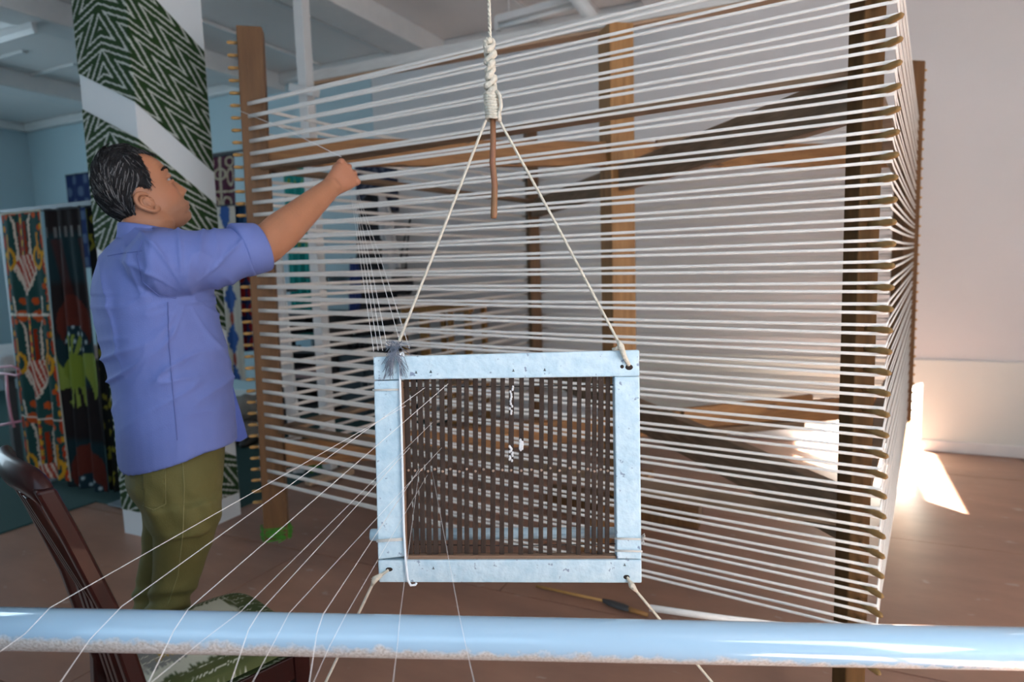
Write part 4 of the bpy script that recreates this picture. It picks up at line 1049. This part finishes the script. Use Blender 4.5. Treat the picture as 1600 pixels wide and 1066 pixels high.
# more cloths behind the column
def ikat_plum(u, v):
    w_ = abs(u - .5); c = V((.075, .014, .035)); ed = .05 * nz2(u * 3, v * 30, 4, 2)
    on_ = w_ < .045 + ed or (abs(v - .33) < .022 + ed * .3) or abs(math.hypot((w_ - .0) / .20, (v - .66) / .10) - 1) < .2 or abs(math.hypot((w_ - .34) / .10, (v - .60) / .15) - 1) < .22 or abs(math.hypot((w_ - .33) / .12, (v - .88) / .08) - 1) < .25 or abs(math.hypot((w_ - .2) / .12, (v - .12) / .1) - 1) < .25
    return V((.42, .36, .26)) if on_ else c
def ikat_blue(u, v):
    c = V((.62, .58, .50)); a_ = (u * 1.9 + .25) % 1 - .5; b_ = (v * 4.2 + (.5 if int(u * 1.9 + .25) % 2 else 0)) % 1 - .5
    if abs(a_) / .40 + abs(b_) / .46 < 1 + .3 * nz2(u, v * 8, 8, 1): c = V((.025, .085, .30))
    if math.hypot(a_ / .14, (abs(b_) - .5) / .16) < 1: c = V((.30, .05, .03))
    return c
def ikat_navyred(u, v):
    c = V((.018, .03, .10)); a_ = (u * 2.6) % 1 - .5; b_ = (v * 5) % 1 - .5
    return V((.25, .012, .018)) if math.hypot(a_ / .36, b_ / .38) < 1 else c
def plain(c): return lambda u, v: V(c) * (1 + .15 * nz2(u, v * 6, 7, 3))
def ikat_navy(u, v):
    c = V((.022, .028, .055)); e = sin(u * 22) * sin(v * 40 + 2 * sin(u * 11)); return V((.09, .10, .14)) if e > .35 else c
def ikat_tealgold(u, v):
    c = V((.012, .24, .22)); 
    if .35 < v < .98 and (v > .88 or .58 < v < .74):
        e = sin(u * 20 + 4 * nz2(u, v * 10, 9, 2)) * sin(v * 90); 
        if e > .25: c = V((.16, .24, .035))
    return c
def hang(px0, px1, pt, pb, y, fn, lab, **kw):
    a, b = Py(px0, pt, y), Py(px1, pt, y); z0 = max(.05, Py(px0, pb, y).z)
    return cloth('hanging_cloth', a.x, b.x, z0, (a.z + b.z) / 2, y, fn, lab, mtl='cloth', nu=50, nv=120, **kw)
DY = 4.30
dr = root('drying_rack', Py(360, 500, DY) * 1 + V((0, .03, 0)), 'slim dark rack carrying three cloths beyond the column', 'rack')
ORG[dr.name] = V(dr.location)
p0, p1 = Py(318, 244, DY + .04), Py(415, 244, DY + .04)
obj('top_bar', MB().bar(p0, V((p1.x, p1.y, p0.z)), .02, .02), 'shelf', dr)
for q_ in (p0, V((p1.x, p1.y, p0.z))): obj('upright', MB().bar(V((q_.x, q_.y, .012)), q_, .025, .025, V((0, 1, 0))), 'shelf', dr)
for z in (1.235, .72): obj('shelf', MB().box(((p0.x + p1.x) / 2, DY + .17, z), abs(p1.x - p0.x), .28, .025), 'shelf', dr, bevel=.003)
hang(320, 366, 244, 330, DY - .012, ikat_plum, 'plum ikat cloth with beige scrolls, hung highest beside the column', wave=.006)
hang(322, 366, 322, 590, DY - .045, ikat_blue, 'cream cloth with blue diamonds and red dots, below the plum one', wave=.006)
hang(364, 400, 322, 380, DY - .006, plain((.012, .055, .13)), 'plain deep blue cloth draped behind the mill post pegs', wave=.008)
hang(370, 404, 418, 548, DY - .006, ikat_navyred, 'navy cloth with red dots, partly behind the left mill post', wave=.010)
a = Py(120, 285, 5.36)
hk_ = hang(102, 141, 272, 420, 5.424, lambda u, v: V((.02, .035, .11)) if sin(u * 14) * sin(v * 25) < .3 else V((.09, .13, .22)), 'small navy patterned cloth on the far wall above the rack', wave=.01)
hang(441, 474, 244, 590, 5.415, ikat_tealgold, 'long teal scarf with gold pattern between the white poles', wave=.014)
hang(553, 619, 226, 335, 5.424, ikat_navy, 'dark navy patterned cloth hung on the back wall above the jackets', wave=.008)
# grey sacks behind the mill post
def sack(c, a_, b_, h_, lab, mtl='sack'):
    m = MB(); k_ = random.uniform(0, 50)
    m.ball(c + V((0, 0, h_ / 2)), a_, b_, h_ / 2, n=26)
    m.v = [p + V((noise.noise(p * 9 + V((k_, 0, 0))), noise.noise(p * 9 + V((0, k_, 0))), noise.noise(p * 14 + V((0, 0, k_))) * .8)) * .030 for p in m.v]
    zmin = min(p.z for p in m.v); m.v = [V((p.x, p.y, max(p.z - zmin + c.z, c.z))) for p in m.v]
    return obj('sack', m, mtl, smooth_=True, label=lab, cat='sack', group='grey sacks behind the mill post')
b1 = Py(385, 690, 3.95); 
bt = root('low_bench', V((b1.x, 3.97, 0)), 'low dark bench under the grey sacks behind the left mill post', 'bench')
zb = Py(385, 700, 3.95).z
obj('bench_top', MB().box((b1.x - .02, 3.97, zb - .015), .52, .40, .03), 'shelf', bt, bevel=.003)
for dx in (-.22, .18):
    for dy in (-.16, .16): obj('leg', MB().box((b1.x + dx, 3.97 + dy, (zb - .03) / 2 + .005), .035, .035, zb - .04), 'shelf', bt, bevel=.002)
sack(V((b1.x, 3.97, zb)), .20, .16, .24, 'grey cloth sack, lower of two behind the left mill post')
sack(V((b1.x + .02, 3.98, zb + .22)), .17, .14, .22, 'grey cloth sack lying on top of the other behind the mill post')
for i, (px_, py_) in enumerate(((378, 712), (398, 714))):
    q_ = Py(px_, py_, 3.88); m = MB()
    m.loft([ering(V((q_.x, q_.y - x, .012 + z)), V((1, 0, 0)), w_, up, h_, 12, 2.6) for x, z, w_, h_ in ((-.1, .04, .015, .03), (-.08, .045, .032, .042), (0, .042, .038, .04), (.08, .03, .04, .026), (.13, .022, .022, .018))])
    obj('shoe', m, 'shoe', smooth_=True, label='black shoe under the low bench, %s' % ('nearer the column' if i == 0 else 'nearer the mill post'), cat='shoe', group='shoes under the low bench')
# bed edge with white sheet and pink strips at far left
bx = Py(10, 640, 2.75)
bed = root('low_table', V((bx.x - .35, 3.12, 0)), 'low dark table covered with a white cloth at the left edge', 'table')
obj('table_top', MB().box((bx.x - .45, 3.12, .70), 1.0, .75, .04), 'shelf', bed, bevel=.004)
for dx in (-.9, .0):
    for dy in (-.33, .33): obj('leg', MB().box((bx.x - .0 + dx, 3.12 + dy, .345), .05, .05, .67), 'shelf', bed, bevel=.003)
wc = MB().box((bx.x - .45, 3.12, .79), 1.03, .78, .13)
wc2 = obj('table_cloth', wc, 'whitecloth', smooth_=False, bevel=.03, label='thick white cloth folded over the low table at the left edge', cat='cloth')
ps = root('pink_hanger', Py(15, 620, 2.70), 'pink plastic strip hanger beside the white cloth at the left edge', 'hanger')
def pinkbar(name, pts, r): obj(name, MB().tube([Py(x, y, 2.52) for x, y in pts], r, 8, flat=.4), 'pink', ps, smooth_=True)
pinkbar('top_loop', [(-20, 578), (0, 574), (18, 572), (30, 577), (33, 584), (26, 587), (8, 584), (-20, 584)], .008)
pinkbar('hanging_strip', [(10, 586), (12, 620), (17, 650), (22, 668)], .014)
pinkbar('bottom_strip', [(-20, 668), (8, 663), (33, 658)], .008)

# ================================================================= BEHIND THE MILL
# hooks, jackets, garment, bag
def garment(name, prof, y, thick, mtl, lab, cat, amp=.02, hanger=True):
    """hanging clothes: outline rows (py, left px, right px) given their own depth and folds"""
    m = MB(); rings = []; k_ = random.uniform(0, 30)
    rows = []
    for (a, b) in zip(prof, prof[1:]):
        for i in range(5): rows.append(tuple(lerp(a[j], b[j], i / 5) for j in range(3)))
    rows.append(prof[-1])
    for py_, xl, xr in rows:
        a, b = Py(xl, py_, y), Py(xr, py_, y); c = (a + b) / 2; hw = (b - a).length / 2
        r_ = []
        for k2 in range(28):
            t = 2 * pi * k2 / 28; th = thick * (1 + .35 * sin(t * 5 + k_ + py_ * .01))
            p = c + V((1, 0, 0)) * hw * cos(t) + V((0, 1, 0)) * th * sin(t); p.z = c.z + .01 * noise.noise(V((cos(t) * 2, py_ * .02, k_)))
            r_.append(p + V((noise.noise(p * 8), noise.noise(p * 8 + V((5, 0, 0))), 0)) * amp)
        rings.append(r_)
    m.loft(rings); o = obj(name, m, mtl, smooth_=True, label=lab, cat=cat); return o
j1 = garment('jacket', [(304, 578, 592), (312, 566, 604), (340, 560, 610), (400, 556, 616), (460, 552, 620), (510, 552, 618), (524, 556, 612)], 5.28, .07, 'blackcloth', 'long black jacket hanging on the back wall behind the threads', 'jacket')
q = MB(); a = Py(585, 304, 5.28); q.tube([a - up * .02, a + up * .05 + V((0, .03, 0)), a + up * .07 + V((0, .10, 0)), V((a.x, YB - .01, a.z + .06))], .006, 6); obj('coat_hook', q, 'wire', j1, smooth_=True)
bj_ = garment('blue_jacket', [(404, 551, 556), (412, 549, 560), (440, 548, 562), (480, 549, 560), (490, 551, 557)], 5.06, .05, 'bluecloth', 'blue jacket edge hanging left of the black jacket', 'jacket')
q = MB(); a = Py(553, 404, 5.06); q.tube([a - up * .03, a + up * .03 + V((0, .05, 0)), V((a.x, YB - .01, a.z + .05))], .006, 6); obj('coat_hook', q, 'wire', bj_, smooth_=True)
g1 = garment('white_garment', [(306, 594, 598), (318, 592, 606), (345, 592, 614), (372, 594, 618), (376, 598, 619), (400, 598, 624), (438, 602, 632)], 5.12, .04, 'whitecloth', 'off white garment hanging over the black jacket', 'garment', .012)
sb_ = garment('shoulder_bag', [(420, 620, 634), (428, 612, 640), (440, 608, 644), (452, 606, 646), (460, 612, 640)], 5.10, .06, 'blackcloth', 'black bag hanging below the off white garment', 'bag', .01)
a = Py(622, 424, 5.10); b = Py(640, 335, 5.4); c0 = Py(634, 424, 5.10)
obj('bag_strap', MB().tube([a, lerp(a, b, .6), V((b.x, YB - .012, b.z)), lerp(c0, b, .6), c0], .008, 6), 'blackcloth', sb_, smooth_=True)
# slatted pine bench by the wall
BYW = 5.02; a, b = Py(622, 474, BYW), Py(742, 474, BYW); zt_ = a.z
bn = root('pine_stool_table', V(((a.x + b.x) / 2, BYW + .2, 0)), 'narrow orange pine table with slim legs against the back wall', 'table')
obj('table_top', MB().box(((a.x + b.x) / 2, BYW + .17, zt_), b.x - a.x, .36, .035), 'bench', bn, bevel=.004)
obj('apron', MB().box(((a.x + b.x) / 2, BYW + .02, zt_ - .05), b.x - a.x - .06, .02, .06), 'bench', bn, bevel=.003)
for px_ in (632, 666, 704, 732):
    q_ = Py(px_, 500, BYW + .02); obj('leg', MB().box((q_.x, BYW + .02, zt_ / 2 - .01), .045, .04, zt_ - .035), 'bench', bn, bevel=.003)
    obj('leg', MB().box((q_.x, BYW + .31, zt_ / 2 - .01), .045, .04, zt_ - .035), 'bench', bn, bevel=.003)
# dark blue cabinet between pole and table
a, b = Py(528, 548, 5.0), Py(614, 548, 5.0); zc_ = a.z
cb = root('low_cabinet', V(((a.x + b.x) / 2, 5.2, 0)), 'low dark blue cabinet against the back wall behind the reed frame corner', 'cabinet')
obj('cabinet_body', MB().box(((a.x + b.x) / 2, 5.2, zc_ / 2 + .012), b.x - a.x, .40, zc_ - .02), 'darkcab', cb, bevel=.006)
obj('cabinet_top', MB().box(((a.x + b.x) / 2, 5.19, zc_ + .01), b.x - a.x + .04, .44, .025), 'black', cb, bevel=.004)
for s_ in (-1, 1):
    w_ = (b.x - a.x) / 2
    d = obj('door', MB().box(((a.x + b.x) / 2 + s_ * w_ / 2, 4.992, zc_ / 2), w_ - .03, .018, zc_ - .09), 'darkcab', cb, bevel=.003)
    obj('handle', MB().tube([V(((a.x + b.x) / 2 + s_ * .04, 4.975, zc_ / 2 - .03)), V(((a.x + b.x) / 2 + s_ * .04, 4.975, zc_ / 2 + .05))], .006, 8), 'metal', d, smooth_=True)
for i in range(6):  # scalloped black cups on the cabinet
    q_ = Py(548 + i * 9, 545, 5.06); m = MB()
    m.tube([V((q_.x, q_.y, zc_ + .024)), V((q_.x, q_.y, zc_ + .04)), V((q_.x, q_.y, zc_ + .075)), V((q_.x, q_.y, zc_ + .08))], [.018, .026, .031, .029], 12)
    obj('cup', m, 'black', smooth_=True, label='small black cup in the row on the low cabinet, %s from the left' % ordn[i], cat='cup', group='black cups on the low cabinet')
# small shelf unit by the left post: dark frame with a blue box, folded pink cloth and a tray
a = Py(440, 560, 4.95); b = Py(514, 560, 4.95)
su = root('shelf_unit', V(((a.x + b.x) / 2, 5.1, 0)), 'dark low shelf unit seen behind the yarn beside the left mill post', 'shelf')
wx = b.x - a.x; cx_ = (a.x + b.x) / 2; zs = [.05, .34, .62, .98]
for z in zs: obj('shelf_board', MB().box((cx_, 5.12, z), wx, .40, .025), 'shelf', su, bevel=.003)
for x in (a.x, b.x): obj('side_panel', MB().box((x, 5.12, .51), .025, .40, .99), 'shelf', su, bevel=.003)
obj('back_panel', MB().box((cx_, 5.315, .51), wx, .012, .98), 'black', su)
bxo = root('blue_box', V((cx_ + .02, 5.02, .635)), 'light blue box with a lid on the dark shelf unit', 'box')
obj('box_body', MB().box((cx_ + .02, 5.02, .635 + .07), .20, .2, .13), 'lightblue', bxo, bevel=.008); obj('lid', MB().box((cx_ + .02, 5.02, .635 + .145), .215, .215, .025), 'teal', bxo, bevel=.006)
fc = MB().box((cx_ - .02, 5.03, .353 + .05), .24, .22, .09); obj('folded_cloth', fc, mat('dusty_pink_cloth', (.35, .25, .26), rough=.9, bump=.3, scale=30), bevel=.02, label='folded dusty pink cloth on the middle shelf behind the yarn', cat='cloth')
# bar behind at hand height and a plank, grey
a, b = Py(500, 432, 5.3), Py(560, 432, 5.3)
wsx = MB().box(((a.x + b.x) / 2, 5.30, a.z), b.x - a.x + .2, .24, .03); ws = obj('wall_shelf', wsx, 'shelf', bevel=.003, label='grey wall shelf behind the yarn left of the jackets', cat='shelf')
for x in (a.x, b.x): obj('bracket', MB().box((x, 5.33, a.z - .06), .02, .16, .09), 'shelf', ws)
# things on the floor
a, b = Pz(480, 757, .02), Pz(550, 738, .02)
obj('loose_plank', MB().bar(V((a.x, a.y, .030)), V((b.x, b.y, .030)), .07, .035), 'railwood', bevel=.004, label='short bare plank lying at the foot of the white post', cat='plank')
q = MB(); b0 = Pz(503, 735, .03) + V((.0, -.10, .012))
for i in range(26):
    a_ = random.uniform(0, 2 * pi); r_ = random.uniform(.03, .13); h_ = random.uniform(.02, .15)
    e_ = b0 + V((cos(a_) * r_, sin(a_) * r_ * .5, h_)); q.tube([b0 + V((cos(a_) * .01, sin(a_) * .01, 0)), lerp(b0, e_, .5) + up * .03, e_], [.004, .003, .001], 5)
obj('green_scrap', q, 'green', smooth_=True, label='bright green thread scrap lying in front of the white post', cat='thread', kind='stuff')
a, b = Pz(838, 914, .02), Pz(945, 938, .02); c0 = Pz(1012, 957, .03)
wsd = root('beater_stick', lerp(a, c0, .5) * 1 - up * .02, 'long thin stick with dark blade lying on the floor below the reed frame', 'stick')
obj('stick_shaft', MB().tube([V((a.x, a.y, .014)), V((b.x, b.y, .016))], .006, 8), 'peg', wsd, smooth_=True)
dv = (c0 - b); dv.z = 0
obj('dark_blade', MB().loft([ering(V((b.x, b.y, .016)) + dv * t, V((-dv.y, dv.x, 0)).normalized(), w_, up, .008, 12) for t, w_ in ((-.05, .006), (.1, .018), (.4, .022), (.6, .012))]), 'shelf', wsd, smooth_=True)
obj('blade_handle', MB().tube([V((b.x, b.y, .016)) + dv * .58, V((b.x, b.y, .018)) + dv * 1.0], [.011, .008], 10), 'bench', wsd, smooth_=True)
